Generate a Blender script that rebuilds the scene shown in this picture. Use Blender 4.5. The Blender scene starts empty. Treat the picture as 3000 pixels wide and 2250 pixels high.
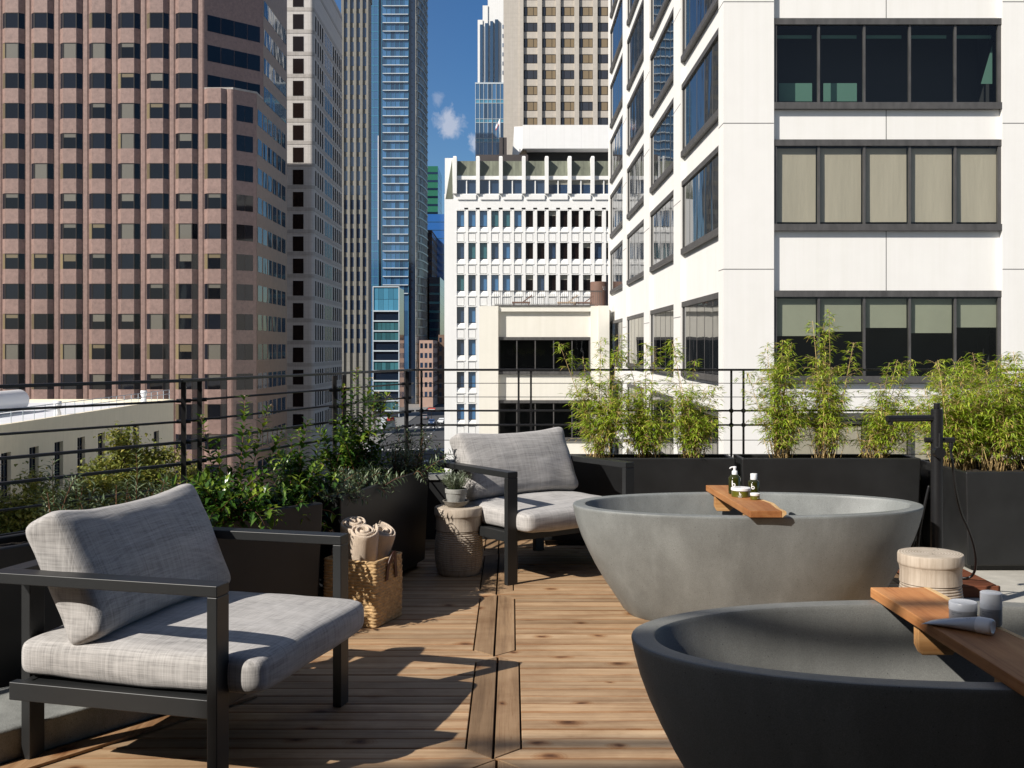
import bpy, bmesh, math, random
from math import sin, cos, pi, radians, sqrt, floor, atan2
from mathutils import Vector, Matrix, noise as mnoise

random.seed(7)
S = bpy.context.scene
COL = S.collection
CAMH = 1.345

# ------------------------------------------------------------------ helpers
def tag(o, label=None, cat=None, group=None, kind=None):
    if label: o['label'] = label
    if cat: o['category'] = cat
    if group: o['group'] = group
    if kind: o['kind'] = kind
    return o

def empty(name, loc=(0, 0, 0), rz=0.0, parent=None):
    o = bpy.data.objects.new(name, None)
    COL.objects.link(o)
    o.location = loc
    o.rotation_euler = (0, 0, rz)
    o.empty_display_size = 0.1
    if parent: o.parent = parent
    return o

class MB:
    """collects shapes and links them as one mesh object"""
    def __init__(s):
        s.v = []; s.f = []; s.m = []; s.r = []
    def add(s, vs, fs, mi=0, rnd=None):
        b = len(s.v)
        s.v.extend([tuple(p) for p in vs])
        r = random.random() if rnd is None else rnd
        for f in fs:
            s.f.append([b + i for i in f]); s.m.append(mi); s.r.append(r)
    def box(s, x0, x1, y0, y1, z0, z1, mi=0, rnd=None, T=None):
        vs = [(x, y, z) for z in (z0, z1) for y in (y0, y1) for x in (x0, x1)]
        if T: vs = [T(*p) for p in vs]
        s.add(vs, [(0, 2, 3, 1), (4, 5, 7, 6), (0, 1, 5, 4), (2, 6, 7, 3), (0, 4, 6, 2), (1, 3, 7, 5)], mi, rnd)
    def quad(s, a, b, c, d, mi=0, rnd=None):
        s.add([a, b, c, d], [(0, 1, 2, 3)], mi, rnd)
    def prism(s, poly, z0, z1, mi=0, rnd=None, T=None, cap=True):
        n = len(poly)
        vs = [(x, y, z0) for x, y in poly] + [(x, y, z1) for x, y in poly]
        if T: vs = [T(*p) for p in vs]
        fs = [(i, (i + 1) % n, n + (i + 1) % n, n + i) for i in range(n)]
        if cap: fs += [tuple(range(n - 1, -1, -1)), tuple(range(n, 2 * n))]
        s.add(vs, fs, mi, rnd)
    def tube(s, pts, r, n=8, mi=0, rnd=None, cap=True):
        pts = [Vector(p) for p in pts]
        rs = r if isinstance(r, (list, tuple)) else [r] * len(pts)
        vs = []
        up = None
        for i, p in enumerate(pts):
            a = pts[max(i - 1, 0)]; b = pts[min(i + 1, len(pts) - 1)]
            d = (b - a)
            d = d.normalized() if d.length > 1e-9 else Vector((0, 0, 1))
            if up is None:
                up = Vector((0, 0, 1)) if abs(d.z) < 0.9 else Vector((1, 0, 0))
            sx = d.cross(up)
            if sx.length < 1e-6: sx = d.cross(Vector((0.3, 0.8, 0.5)))
            sx.normalize(); sy = d.cross(sx).normalized()
            up = -sy if False else sx.cross(d).normalized()
            for k in range(n):
                t = 2 * pi * k / n
                vs.append(p + (sx * cos(t) + sy * sin(t)) * rs[i])
        fs = []
        for i in range(len(pts) - 1):
            for k in range(n):
                k2 = (k + 1) % n
                fs.append((i * n + k, i * n + k2, (i + 1) * n + k2, (i + 1) * n + k))
        if cap:
            fs.append(tuple(range(n - 1, -1, -1)))
            e = (len(pts) - 1) * n
            fs.append(tuple(e + k for k in range(n)))
        s.add(vs, fs, mi, rnd)
    def lathe(s, prof, n=32, c=(0, 0, 0), mi=0, sx=1.0, sy=1.0, rnd=None, capb=True, capt=True):
        vs = []
        for (r, z) in prof:
            for k in range(n):
                t = 2 * pi * k / n
                vs.append((c[0] + r * cos(t) * sx, c[1] + r * sin(t) * sy, c[2] + z))
        fs = []
        for i in range(len(prof) - 1):
            for k in range(n):
                k2 = (k + 1) % n
                fs.append((i * n + k, i * n + k2, (i + 1) * n + k2, (i + 1) * n + k))
        if capb: fs.append(tuple(range(n - 1, -1, -1)))
        if capt:
            e = (len(prof) - 1) * n
            fs.append(tuple(e + k for k in range(n)))
        s.add(vs, fs, mi, rnd)
    def leaf(s, p, d, up, L, W, mi=0, droop=0.3, fold=0.25, rnd=None):
        d = d.normalized()
        sd = d.cross(up)
        if sd.length < 1e-4: sd = d.cross(Vector((0.5, 0.3, 0.8)))
        sd.normalize(); n = sd.cross(d).normalized()
        m = p + d * L * 0.45
        t = p + d * L - n * L * droop
        s.add([p, m + sd * W / 2 + n * W * fold, m - n * L * droop * 0.15, m - sd * W / 2 + n * W * fold, t],
              [(0, 1, 2), (0, 2, 3), (2, 1, 4), (3, 2, 4)], mi, rnd)
    def build(s, name, mats, parent=None, smooth=False, bevel=None, seg=2, auto=None, loc=None):
        me = bpy.data.meshes.new(name)
        me.from_pydata(s.v, [], s.f)
        if not isinstance(mats, (list, tuple)): mats = [mats]
        for m in mats: me.materials.append(m)
        if len(mats) > 1: me.polygons.foreach_set('material_index', s.m)
        at = me.attributes.new('rnd', 'FLOAT', 'FACE')
        at.data.foreach_set('value', s.r)
        if smooth: me.polygons.foreach_set('use_smooth', [True] * len(me.polygons))
        me.update()
        o = bpy.data.objects.new(name, me)
        COL.objects.link(o)
        if parent: o.parent = parent
        if loc: o.location = loc
        if auto:
            me.set_sharp_from_angle(angle=radians(auto))
        if bevel:
            b = o.modifiers.new('Bevel', 'BEVEL'); b.width = bevel; b.segments = seg; b.limit_method = 'ANGLE'
            b.angle_limit = radians(40)
            for p in me.polygons: p.use_smooth = True
            b.harden_normals = True
        return o

def frame(o, ux):
    """transform (u, n, z) -> world: u along ux, n outwards to the left of ux rotated -90"""
    ux = Vector((ux[0], ux[1], 0)).normalized()
    nx = Vector((ux.y, -ux.x, 0))
    O = Vector((o[0], o[1], 0))
    def T(u, n, z):
        p = O + ux * u + nx * n
        return (p.x, p.y, z)
    return T

# ------------------------------------------------------------------ materials
def newmat(name):
    m = bpy.data.materials.new(name); m.use_nodes = True
    nt = m.node_tree; nt.nodes.clear()
    out = nt.nodes.new('ShaderNodeOutputMaterial')
    b = nt.nodes.new('ShaderNodeBsdfPrincipled')
    nt.links.new(b.outputs[0], out.inputs[0])
    return m, nt, b

def N(nt, t, **kw):
    n = nt.nodes.new(t)
    for k, v in kw.items():
        if k in n.inputs: n.inputs[k].default_value = v
        else: setattr(n, k, v)
    return n

def LK(nt, a, b): nt.links.new(a, b)

def coords(nt, scale=(1, 1, 1), rndk=0.0):
    tc = N(nt, 'ShaderNodeTexCoord')
    mp = N(nt, 'ShaderNodeMapping'); mp.inputs['Scale'].default_value = scale
    LK(nt, tc.outputs['Object'], mp.inputs['Vector'])
    if rndk:
        at = N(nt, 'ShaderNodeAttribute', attribute_name='rnd')
        mu = N(nt, 'ShaderNodeMath', operation='MULTIPLY'); mu.inputs[1].default_value = rndk
        LK(nt, at.outputs['Fac'], mu.inputs[0])
        cx = N(nt, 'ShaderNodeCombineXYZ')
        for i in range(3): LK(nt, mu.outputs[0], cx.inputs[i])
        ad = N(nt, 'ShaderNodeVectorMath', operation='ADD')
        LK(nt, mp.outputs[0], ad.inputs[0]); LK(nt, cx.outputs[0], ad.inputs[1])
        return ad.outputs[0]
    return mp.outputs[0]

def noise(nt, vec, scale, detail=4, rough=0.55, dist=0.0):
    n = N(nt, 'ShaderNodeTexNoise'); n.inputs['Scale'].default_value = scale
    n.inputs['Detail'].default_value = detail; n.inputs['Roughness'].default_value = rough
    n.inputs['Distortion'].default_value = dist
    LK(nt, vec, n.inputs['Vector'])
    return n.outputs['Fac']

def ramp(nt, fac, stops):
    r = N(nt, 'ShaderNodeValToRGB')
    e = r.color_ramp.elements
    while len(e) < len(stops): e.new(0.5)
    for i, (p, c) in enumerate(stops):
        e[i].position = p
        e[i].color = (c, c, c, 1) if isinstance(c, (int, float)) else (c[0], c[1], c[2], 1)
    LK(nt, fac, r.inputs[0])
    return r.outputs[0]

def mix(nt, fac, a, b, mode='MIX'):
    m = N(nt, 'ShaderNodeMix', data_type='RGBA', blend_type=mode)
    for sock, val in ((m.inputs[0], fac), (m.inputs[6], a), (m.inputs[7], b)):
        if hasattr(val, 'node'): LK(nt, val, sock)
        elif isinstance(val, (tuple, list)): sock.default_value = (val[0], val[1], val[2], 1)
        else: sock.default_value = val
    return m.outputs[2]

def mth(nt, op, a, b=None, clamp=False):
    m = N(nt, 'ShaderNodeMath', operation=op, use_clamp=clamp)
    for i, v in enumerate((a, b)):
        if v is None: continue
        if hasattr(v, 'node'): LK(nt, v, m.inputs[i])
        else: m.inputs[i].default_value = v
    return m.outputs[0]

def bumpn(nt, b, h, strength=0.3, dist=0.01):
    n = N(nt, 'ShaderNodeBump'); n.inputs['Strength'].default_value = strength
    n.inputs['Distance'].default_value = dist
    LK(nt, h, n.inputs['Height']); LK(nt, n.outputs[0], b.inputs['Normal'])

def mul3(c, k): return (c[0] * k, c[1] * k, c[2] * k)

def M(name, col, rough=0.6, var=0.0, vs=4.0, metal=0.0, spec=0.5, bump=0.0, bs=80.0, bd=0.005, rndv=0.0, coat=0.0, stretch=(1, 1, 1), ior=1.5):
    m, nt, b = newmat(name)
    b.inputs['Roughness'].default_value = rough
    b.inputs['Metallic'].default_value = metal
    b.inputs['Specular IOR Level'].default_value = spec
    b.inputs['IOR'].default_value = ior
    b.inputs['Coat Weight'].default_value = coat
    b.inputs['Coat Roughness'].default_value = 0.05
    b.inputs['Base Color'].default_value = (*col, 1)
    src = None
    if var or bump: vec = coords(nt, stretch)
    if var:
        f = noise(nt, vec, vs, 6, 0.6)
        src = ramp(nt, f, [(0.25, mul3(col, 1 - var)), (0.75, mul3(col, 1 + var))])
    if rndv:
        at = N(nt, 'ShaderNodeAttribute', attribute_name='rnd')
        k = ramp(nt, at.outputs['Fac'], [(0, 1 - rndv), (1, 1 + rndv)])
        src = mix(nt, 1.0, src if src else col, k, 'MULTIPLY')
    if src: LK(nt, src, b.inputs['Base Color'])
    if bump: bumpn(nt, b, noise(nt, vec, bs, 4, 0.6), bump, bd)
    return m

def leafmat(name, c0, c1, c2, trans=0.35, rough=0.45, dead=None):
    m, nt, b = newmat(name)
    at = N(nt, 'ShaderNodeAttribute', attribute_name='rnd')
    c = ramp(nt, at.outputs['Fac'], [(0.0, c0), (0.5, c1), (0.93, c2)] + ([(0.96, dead)] if dead else []))
    LK(nt, c, b.inputs['Base Color'])
    b.inputs['Roughness'].default_value = rough
    tr = N(nt, 'ShaderNodeBsdfTranslucent')
    LK(nt, mix(nt, 1.0, c, (1.3, 1.2, 0.7), 'MULTIPLY'), tr.inputs['Color'])
    ms = N(nt, 'ShaderNodeMixShader'); ms.inputs[0].default_value = trans
    LK(nt, b.outputs[0], ms.inputs[1]); LK(nt, tr.outputs[0], ms.inputs[2])
    out = [n for n in nt.nodes if n.type == 'OUTPUT_MATERIAL'][0]
    LK(nt, ms.outputs[0], out.inputs[0])
    return m

def woodmat(name, axis, cols, knots=True, dark=1.0, rndk=53.0, gs=1.0, rough=0.62):
    """plank wood; grain along axis 0 (x), 1 (y) or 2 (z)"""
    m, nt, b = newmat(name)
    sc = [22.0 * gs] * 3; sc[axis] = 0.9 * gs
    vec = coords(nt, tuple(sc), rndk)
    v2 = coords(nt, (1, 1, 1), rndk)
    f = noise(nt, vec, 1.0, 5, 0.6, 0.35)
    f2 = noise(nt, vec, 3.2, 4, 0.6)
    sc3 = [60.0] * 3; sc3[axis] = 1.6
    fine = noise(nt, coords(nt, tuple(sc3), rndk), 2.0, 3, 0.6)
    ff = mth(nt, 'ADD', mth(nt, 'MULTIPLY', f, 0.62), mth(nt, 'ADD', mth(nt, 'MULTIPLY', f2, 0.22), mth(nt, 'MULTIPLY', fine, 0.2)))
    c = ramp(nt, ff, [(0.33, cols[0]), (0.5, cols[1]), (0.68, cols[2])])
    at = N(nt, 'ShaderNodeAttribute', attribute_name='rnd')
    tone = N(nt, 'ShaderNodeTexWhiteNoise', noise_dimensions='1D'); LK(nt, at.outputs['Fac'], tone.inputs['W'])
    k = ramp(nt, tone.outputs['Value'], [(0.0, 0.76 * dark), (0.5, 0.99 * dark), (1.0, 1.17 * dark)])
    c = mix(nt, 1.0, c, k, 'MULTIPLY')
    # thin dark growth lines
    sc4 = [46.0] * 3; sc4[axis] = 0.55
    gl_ = noise(nt, coords(nt, tuple(sc4), rndk * 3.1), 1.6, 2, 0.5, 0.25)
    gsin = mth(nt, 'ABSOLUTE', mth(nt, 'SINE', mth(nt, 'MULTIPLY', gl_, 26.0)))
    c = mix(nt, 0.75, c, mix(nt, 1.0, c, ramp(nt, gsin, [(0.04, (0.74, 0.63, 0.55)), (0.22, (1, 1, 1))]), 'MULTIPLY'))
    if knots and axis == 0:
        # worn board edges, redder and darker than the middle
        sy = N(nt, 'ShaderNodeSeparateXYZ'); LK(nt, coords(nt), sy.inputs[0])
        fr = mth(nt, 'FRACT', mth(nt, 'DIVIDE', mth(nt, 'ADD', sy.outputs[1], 8.36), 1.194 / 13))
        ed = mth(nt, 'ABSOLUTE', mth(nt, 'SUBTRACT', mth(nt, 'MULTIPLY', fr, 2.0), 1.0))
        ed = mth(nt, 'ADD', ed, mth(nt, 'MULTIPLY', mth(nt, 'SUBTRACT', noise(nt, coords(nt, (3, 14, 3), rndk), 2.0, 4), 0.5), 0.5))
        c = mix(nt, 1.0, c, ramp(nt, ed, [(0.70, (1, 1, 1)), (1.0, (0.78, 0.64, 0.53))]), 'MULTIPLY')
    # broad weather stains
    st = noise(nt, v2, 2.3, 5, 0.65)
    c = mix(nt, 1.0, c, ramp(nt, st, [(0.3, (0.66, 0.60, 0.55)), (0.55, (1, 1, 1)), (0.8, (1.1, 1.08, 1.04))]), 'MULTIPLY')
    if knots:
        vo = N(nt, 'ShaderNodeTexVoronoi', feature='F1', voronoi_dimensions='2D'); vo.inputs['Scale'].default_value = 3.7
        sk = [1.0, 1.0, 1.0]; sk[axis] = 0.72
        mp = coords(nt, tuple(sk), rndk * 1.7)
        wob = N(nt, 'ShaderNodeVectorMath', operation='ADD')
        nz = N(nt, 'ShaderNodeTexNoise'); nz.inputs['Scale'].default_value = 25
        LK(nt, mp, nz.inputs['Vector'])
        sb = N(nt, 'ShaderNodeVectorMath', operation='SCALE'); sb.inputs['Scale'].default_value = 0.03
        LK(nt, nz.outputs['Color'], sb.inputs[0])
        LK(nt, mp, wob.inputs[0]); LK(nt, sb.outputs[0], wob.inputs[1])
        LK(nt, wob.outputs[0], vo.inputs['Vector'])
        d = vo.outputs['Distance']
        kc = N(nt, 'ShaderNodeSeparateColor'); LK(nt, vo.outputs['Color'], kc.inputs[0])
        use = mth(nt, 'GREATER_THAN', kc.outputs[0], 0.36)
        d = mth(nt, 'DIVIDE', d, mth(nt, 'ADD', 0.42, mth(nt, 'MULTIPLY', kc.outputs[1], 0.75)))
        core = ramp(nt, d, [(0.02, (0.24, 0.16, 0.12)), (0.055, (0.46, 0.33, 0.26)), (0.10, (0.84, 0.72, 0.62)), (0.17, (1, 1, 1))])
        rings = mth(nt, 'SINE', mth(nt, 'MULTIPLY', d, 190.0))
        rr = ramp(nt, mth(nt, 'MULTIPLY', mth(nt, 'ADD', rings, 1.0), 0.5), [(0.0, (0.80, 0.74, 0.68)), (0.6, (1, 1, 1))])
        near = mth(nt, 'LESS_THAN', d, 0.17)
        core = mix(nt, mth(nt, 'MULTIPLY', near, 0.55), core, mix(nt, 1.0, core, rr, 'MULTIPLY'))
        c = mix(nt, use, c, mix(nt, 1.0, c, core, 'MULTIPLY'))
    LK(nt, c, b.inputs['Base Color'])
    b.inputs['Roughness'].default_value = rough
    b.inputs['Specular IOR Level'].default_value = 0.3
    bumpn(nt, b, ff, 0.35, 0.004)
    return m

def fabricmat(name):
    m, nt, b = newmat(name)
    def thread(sc, s2=1.0, d=2): return noise(nt, coords(nt, sc), s2, d, 0.55)
    a = thread((330, 9, 9)); c_ = thread((9, 330, 9)); e = thread((9, 9, 330))
    pa = thread((75, 2.5, 2.5), 1.0, 3); pb = thread((2.5, 75, 2.5), 1.0, 3); pc = thread((2.5, 2.5, 75), 1.0, 3)
    s1 = mth(nt, 'ADD', mth(nt, 'ADD', a, c_), e)
    s2 = mth(nt, 'ADD', mth(nt, 'ADD', pa, pb), pc)
    t = mth(nt, 'ADD', mth(nt, 'MULTIPLY', s1, 0.58), mth(nt, 'MULTIPLY', s2, 0.42))
    c = ramp(nt, t, [(0.0, (0.205, 0.197, 0.190)), (0.52, (0.395, 0.379, 0.364)), (0.9, (0.545, 0.525, 0.505))])
    r = [n for n in nt.nodes if n.type == 'VALTORGB'][-1]
    r.color_ramp.elements[0].position = 0.37; r.color_ramp.elements[1].position = 0.5; r.color_ramp.elements[2].position = 0.63
    dv = mth(nt, 'MULTIPLY', t, 1 / 3.0)
    # t sums three noises, bring it back to 0..1
    LK(nt, dv, r.inputs[0])
    dv.node.inputs[1].default_value = 1 / 3.0
    LK(nt, c, b.inputs['Base Color'])
    b.inputs['Roughness'].default_value = 0.9
    b.inputs['Specular IOR Level'].default_value = 0.15
    b.inputs['Sheen Weight'].default_value = 0.15
    bumpn(nt, b, s1, 0.35, 0.002)
    return m

def concmat(name, col, speck=0.25, var=0.16, vs=2.5, rough=0.6, bump=0.12):
    m, nt, b = newmat(name)
    v = coords(nt)
    f = noise(nt, v, vs, 7, 0.62, 0.3)
    c = ramp(nt, f, [(0.28, mul3(col, 1 - var)), (0.5, col), (0.75, mul3(col, 1 + var))])
    sp = noise(nt, v, 330.0, 2, 0.6)
    c = mix(nt, 1.0, c, ramp(nt, sp, [(0.30, 1 - speck), (0.5, 1.0), (0.70, 1 + speck)]), 'MULTIPLY')
    # small air holes and faint drip marks
    pv = N(nt, 'ShaderNodeTexVoronoi'); pv.inputs['Scale'].default_value = 75.0; LK(nt, v, pv.inputs['Vector'])
    ps = N(nt, 'ShaderNodeSeparateColor'); LK(nt, pv.outputs['Color'], ps.inputs[0])
    pit = mth(nt, 'MULTIPLY', mth(nt, 'LESS_THAN', pv.outputs['Distance'], 0.16), mth(nt, 'GREATER_THAN', ps.outputs[0], 0.86))
    c = mix(nt, mth(nt, 'MULTIPLY', pit, 0.65), c, mul3(col, 0.3))
    dr = noise(nt, coords(nt, (9, 9, 1.1)), 1.0, 5, 0.6)
    c = mix(nt, 1.0, c, ramp(nt, dr, [(0.34, 1.12), (0.46, 1.0), (0.66, 0.90)]), 'MULTIPLY')
    LK(nt, c, b.inputs['Base Color'])
    LK(nt, ramp(nt, f, [(0.2, rough - 0.1), (0.8, rough + 0.12)]), b.inputs['Roughness'])
    bumpn(nt, b, noise(nt, v, 120.0, 4, 0.6), bump, 0.003)
    return m

def granite(name, col, sc=3.0):
    m, nt, b = newmat(name)
    v = coords(nt)
    f = noise(nt, v, sc, 8, 0.75)
    g = noise(nt, v, 0.06, 4, 0.5)
    c = ramp(nt, f, [(0.3, mul3(col, 0.72)), (0.5, col), (0.7, mul3(col, 1.25))])
    c = mix(nt, 1.0, c, ramp(nt, g, [(0.3, 0.88), (0.7, 1.1)]), 'MULTIPLY')
    LK(nt, c, b.inputs['Base Color'])
    b.inputs['Roughness'].default_value = 0.45
    return m

def paneljoint(name, col, jx, jz, jw=0.03, jd=0.55, var=0.06, rough=0.7, stain=0.08, axis='x'):
    """cladding with thin joint lines on a grid (metres) and faint rain streaks"""
    m, nt, b = newmat(name)
    tc = N(nt, 'ShaderNodeTexCoord'); sp = N(nt, 'ShaderNodeSeparateXYZ')
    LK(nt, tc.outputs['Object'], sp.inputs[0])
    hx = mth(nt, 'ADD', sp.outputs[0], sp.outputs[1])
    def line(s, j):
        if not j: return None
        fr = mth(nt, 'FRACT', mth(nt, 'DIVIDE', s, j))
        return mth(nt, 'LESS_THAN', fr, jw / j)
    v = coords(nt)
    f = noise(nt, v, 1.3, 6, 0.6)
    c = ramp(nt, f, [(0.25, mul3(col, 1 - var)), (0.75, mul3(col, 1 + var * 0.5))])
    st = noise(nt, coords(nt, (3.2, 3.2, 0.10)), 1.0, 6, 0.65)
    c = mix(nt, 1.0, c, ramp(nt, st, [(0.3, (1 - stain, 1 - stain, 1 - stain * 1.3)), (0.6, (1, 1, 1))]), 'MULTIPLY')
    for l in (line(hx, jx), line(sp.outputs[2], jz)):
        if l is not None: c = mix(nt, l, c, mul3(col, jd))
    LK(nt, c, b.inputs['Base Color']); b.inputs['Roughness'].default_value = rough
    return m

def opaqueglass(name, col, rough=0.06, var=0.5, vs=0.25, spec=0.8, wav=0.22):
    """window glass of far buildings: dark, mirror like, slightly wavy"""
    m, nt, b = newmat(name)
    at = N(nt, 'ShaderNodeAttribute', attribute_name='rnd')
    k = ramp(nt, at.outputs['Fac'], [(0.0, 1 - var), (1.0, 1 + var)])
    LK(nt, mix(nt, 1.0, col, k, 'MULTIPLY'), b.inputs['Base Color'])
    b.inputs['Roughness'].default_value = rough
    b.inputs['Specular IOR Level'].default_value = spec
    b.inputs['IOR'].default_value = 1.6
    bumpn(nt, b, noise(nt, coords(nt, (1, 1, 0.45)), vs, 2, 0.5), wav, 0.25)
    return m

def clearglass(name, tint=(0.42, 0.52, 0.52), vs=0.9, wav=0.16):
    m, nt, b = newmat(name)
    nt.nodes.remove(b)
    out = [n for n in nt.nodes if n.type == 'OUTPUT_MATERIAL'][0]
    tr = N(nt, 'ShaderNodeBsdfTransparent'); tr.inputs[0].default_value = (*tint, 1)
    gl = N(nt, 'ShaderNodeBsdfGlossy'); gl.inputs['Roughness'].default_value = 0.02
    gl.inputs[0].default_value = (0.75, 0.80, 0.86, 1)
    bm = N(nt, 'ShaderNodeBump'); bm.inputs['Strength'].default_value = wav; bm.inputs['Distance'].default_value = 0.05
    LK(nt, noise(nt, coords(nt, (1, 1, 0.4)), vs, 2, 0.5), bm.inputs['Height']); LK(nt, bm.outputs[0], gl.inputs['Normal'])
    fr = N(nt, 'ShaderNodeFresnel'); fr.inputs[0].default_value = 1.48
    ms = N(nt, 'ShaderNodeMixShader')
    ge = N(nt, 'ShaderNodeNewGeometry')      # light leaving through the back of the pane just passes
    LK(nt, mth(nt, 'MULTIPLY', fr.outputs[0], mth(nt, 'SUBTRACT', 1.0, ge.outputs['Backfacing'])), ms.inputs[0]); LK(nt, tr.outputs[0], ms.inputs[1]); LK(nt, gl.outputs[0], ms.inputs[2])
    LK(nt, ms.outputs[0], out.inputs[0])
    return m

MAT = {}
def mk():
    D = MAT
    D['deck'] = woodmat('deck_wood', 0, [(0.235, 0.140, 0.074), (0.405, 0.272, 0.158), (0.51, 0.370, 0.232)])
    D['deckv'] = woodmat('deck_border_wood', 1, [(0.155, 0.095, 0.052), (0.28, 0.18, 0.10), (0.36, 0.24, 0.14)])
    D['redwood'] = woodmat('red_wood', 0, [(0.07, 0.022, 0.012), (0.15, 0.05, 0.025), (0.22, 0.085, 0.04)], knots=False)
    D['tray'] = woodmat('cedar_tray', 1, [(0.30, 0.11, 0.035), (0.47, 0.20, 0.07), (0.58, 0.29, 0.115)], knots=False, rndk=9.0)
    D['sapwood'] = woodmat('cedar_sapwood', 1, [(0.48, 0.29, 0.12), (0.60, 0.40, 0.19), (0.68, 0.48, 0.26)], knots=False, rndk=9.0)
    D['cleat'] = woodmat('cedar_cleat', 0, [(0.33, 0.15, 0.05), (0.50, 0.26, 0.10), (0.60, 0.36, 0.16)], knots=False, rndk=9.0)
    D['gap'] = M('deck_gap', (0.012, 0.009, 0.007), 0.9)
    D['alu'] = M('powder_coated_metal', (0.016, 0.017, 0.0175), 0.42, var=0.06, vs=30, bump=0.04, bs=600, bd=0.001)
    D['iron'] = M('painted_iron', (0.010, 0.010, 0.011), 0.42, var=0.25, vs=14, bump=0.05, bs=200)
    D['planter'] = M('planter_black', (0.0128, 0.0135, 0.0142), 0.46, var=0.42, vs=3.5, bump=0.08, bs=30, bd=0.004)
    D['soil'] = M('soil', (0.022, 0.015, 0.010), 0.95, var=0.6, vs=60, bump=1.0, bs=70, bd=0.03)
    D['fabric'] = fabricmat('woven_fabric')
    D['tub'] = concmat('tub_concrete', (0.205, 0.216, 0.210), 0.20, 0.30, 2.4, 0.5)
    D['tub2'] = concmat('charcoal_tub_concrete', (0.165, 0.168, 0.158), 0.20, 0.08, 2.2, 0.5)
    D['floor'] = concmat('terrace_concrete', (0.42, 0.40, 0.35), 0.12, 0.18, 1.2, 0.75)
    D['kerb'] = concmat('kerb_concrete', (0.22, 0.225, 0.21), 0.25, 0.35, 6.0, 0.8, 0.5)
    D['black'] = M('matte_black_tap', (0.012, 0.012, 0.013), 0.38, var=0.1, vs=50)
    D['pot'] = M('clay_pot_grey', (0.30, 0.30, 0.28), 0.85, var=0.3, vs=18, bump=0.35, bs=120)
    D['saucer'] = M('clay_saucer', (0.20, 0.185, 0.16), 0.85, var=0.3, vs=18, bump=0.4, bs=60)
    # pale turned log
    m, nt, b = newmat('bleached_log')
    v = coords(nt, (45, 45, 2.2)); f = noise(nt, v, 1.0, 5, 0.65)
    g = noise(nt, coords(nt), 6.0, 4, 0.6)
    c = ramp(nt, f, [(0.28, (0.30, 0.245, 0.19)), (0.5, (0.44, 0.38, 0.31)), (0.7, (0.52, 0.46, 0.385))])
    c = mix(nt, 1.0, c, ramp(nt, g, [(0.3, (0.86, 0.84, 0.82)), (0.7, (1.08, 1.06, 1.04))]), 'MULTIPLY')
    LK(nt, c, b.inputs['Base Color']); b.inputs['Roughness'].default_value = 0.8; bumpn(nt, b, f, 0.5, 0.004)
    D['log'] = m
    m, nt, b = newmat('log_end_grain')
    tc = N(nt, 'ShaderNodeTexCoord'); sp = N(nt, 'ShaderNodeVectorMath', operation='LENGTH')
    nz = N(nt, 'ShaderNodeTexNoise'); nz.inputs['Scale'].default_value = 7
    LK(nt, tc.outputs['Object'], nz.inputs['Vector'])
    mpx = N(nt, 'ShaderNodeMapping'); mpx.inputs['Scale'].default_value = (1, 1, 0); LK(nt, tc.outputs['Object'], mpx.inputs[0])
    LK(nt, mpx.outputs[0], sp.inputs[0])
    rr = mth(nt, 'ADD', sp.outputs['Value'], mth(nt, 'MULTIPLY', nz.outputs['Fac'], 0.035))
    w = mth(nt, 'SINE', mth(nt, 'MULTIPLY', rr, 480.0))
    c = ramp(nt, mth(nt, 'ADD', mth(nt, 'MULTIPLY', w, 0.25), mth(nt, 'MULTIPLY', noise(nt, tc.outputs['Object'], 24, 4), 0.8)), [(0.1, (0.33, 0.27, 0.20)), (0.5, (0.47, 0.405, 0.325)), (0.8, (0.54, 0.475, 0.395))])
    LK(nt, c, b.inputs['Base Color']); b.inputs['Roughness'].default_value = 0.85
    D['logend'] = m
    D['jute'] = M('jute_weave', (0.50, 0.33, 0.16), 0.9, var=0.42, vs=46, bump=0.4, bs=260, bd=0.003)
    D['leather'] = M('oxblood_leather', (0.055, 0.012, 0.011), 0.45, var=0.25, vs=25, bump=0.1, bs=200)
    D['towel'] = M('terry_towel', (0.70, 0.575, 0.455), 0.95, var=0.08, vs=30, bump=1.0, bs=240, bd=0.008, spec=0.1)
    D['white'] = M('white_plastic', (0.80, 0.80, 0.80), 0.3)
    D['greenglass'] = M('olive_green_glass', (0.028, 0.030, 0.004), 0.08, var=0.3, vs=20, spec=0.8)
    D['greenjar'] = M('olive_jar_glass', (0.105, 0.105, 0.012), 0.12, var=0.2, vs=25, spec=0.8)
    D['mark'] = M('white_print', (0.82, 0.82, 0.80), 0.5)
    D['ink'] = M('grey_print', (0.08, 0.09, 0.10), 0.6)
    D['paleplastic'] = M('pale_grey_plastic', (0.52, 0.54, 0.58), 0.35, var=0.03, vs=30)
    D['greyplastic'] = M('mid_grey_plastic', (0.30, 0.31, 0.33), 0.4, var=0.03, vs=30)
    D['bamboo'] = leafmat('bamboo_leaf', (0.12, 0.21, 0.016), (0.33, 0.48, 0.038), (0.60, 0.63, 0.11), 0.4, dead=(0.50, 0.36, 0.16))
    D['culm'] = M('bamboo_culm', (0.46, 0.33, 0.15), 0.55, var=0.3, vs=30, rndv=0.5)
    D['gloss'] = leafmat('glossy_leaf', (0.020, 0.056, 0.009), (0.062, 0.145, 0.020), (0.26, 0.35, 0.042), 0.28, 0.26)
    D['olive'] = leafmat('olive_leaf', (0.05, 0.08, 0.038), (0.11, 0.155, 0.075), (0.22, 0.27, 0.15), 0.15, 0.42)
    D['lav'] = leafmat('lavender_leaf', (0.12, 0.15, 0.10), (0.24, 0.28, 0.20), (0.36, 0.40, 0.31), 0.15, 0.7)
    D['stem'] = M('red_stem', (0.16, 0.065, 0.03), 0.6, rndv=0.4)
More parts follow.
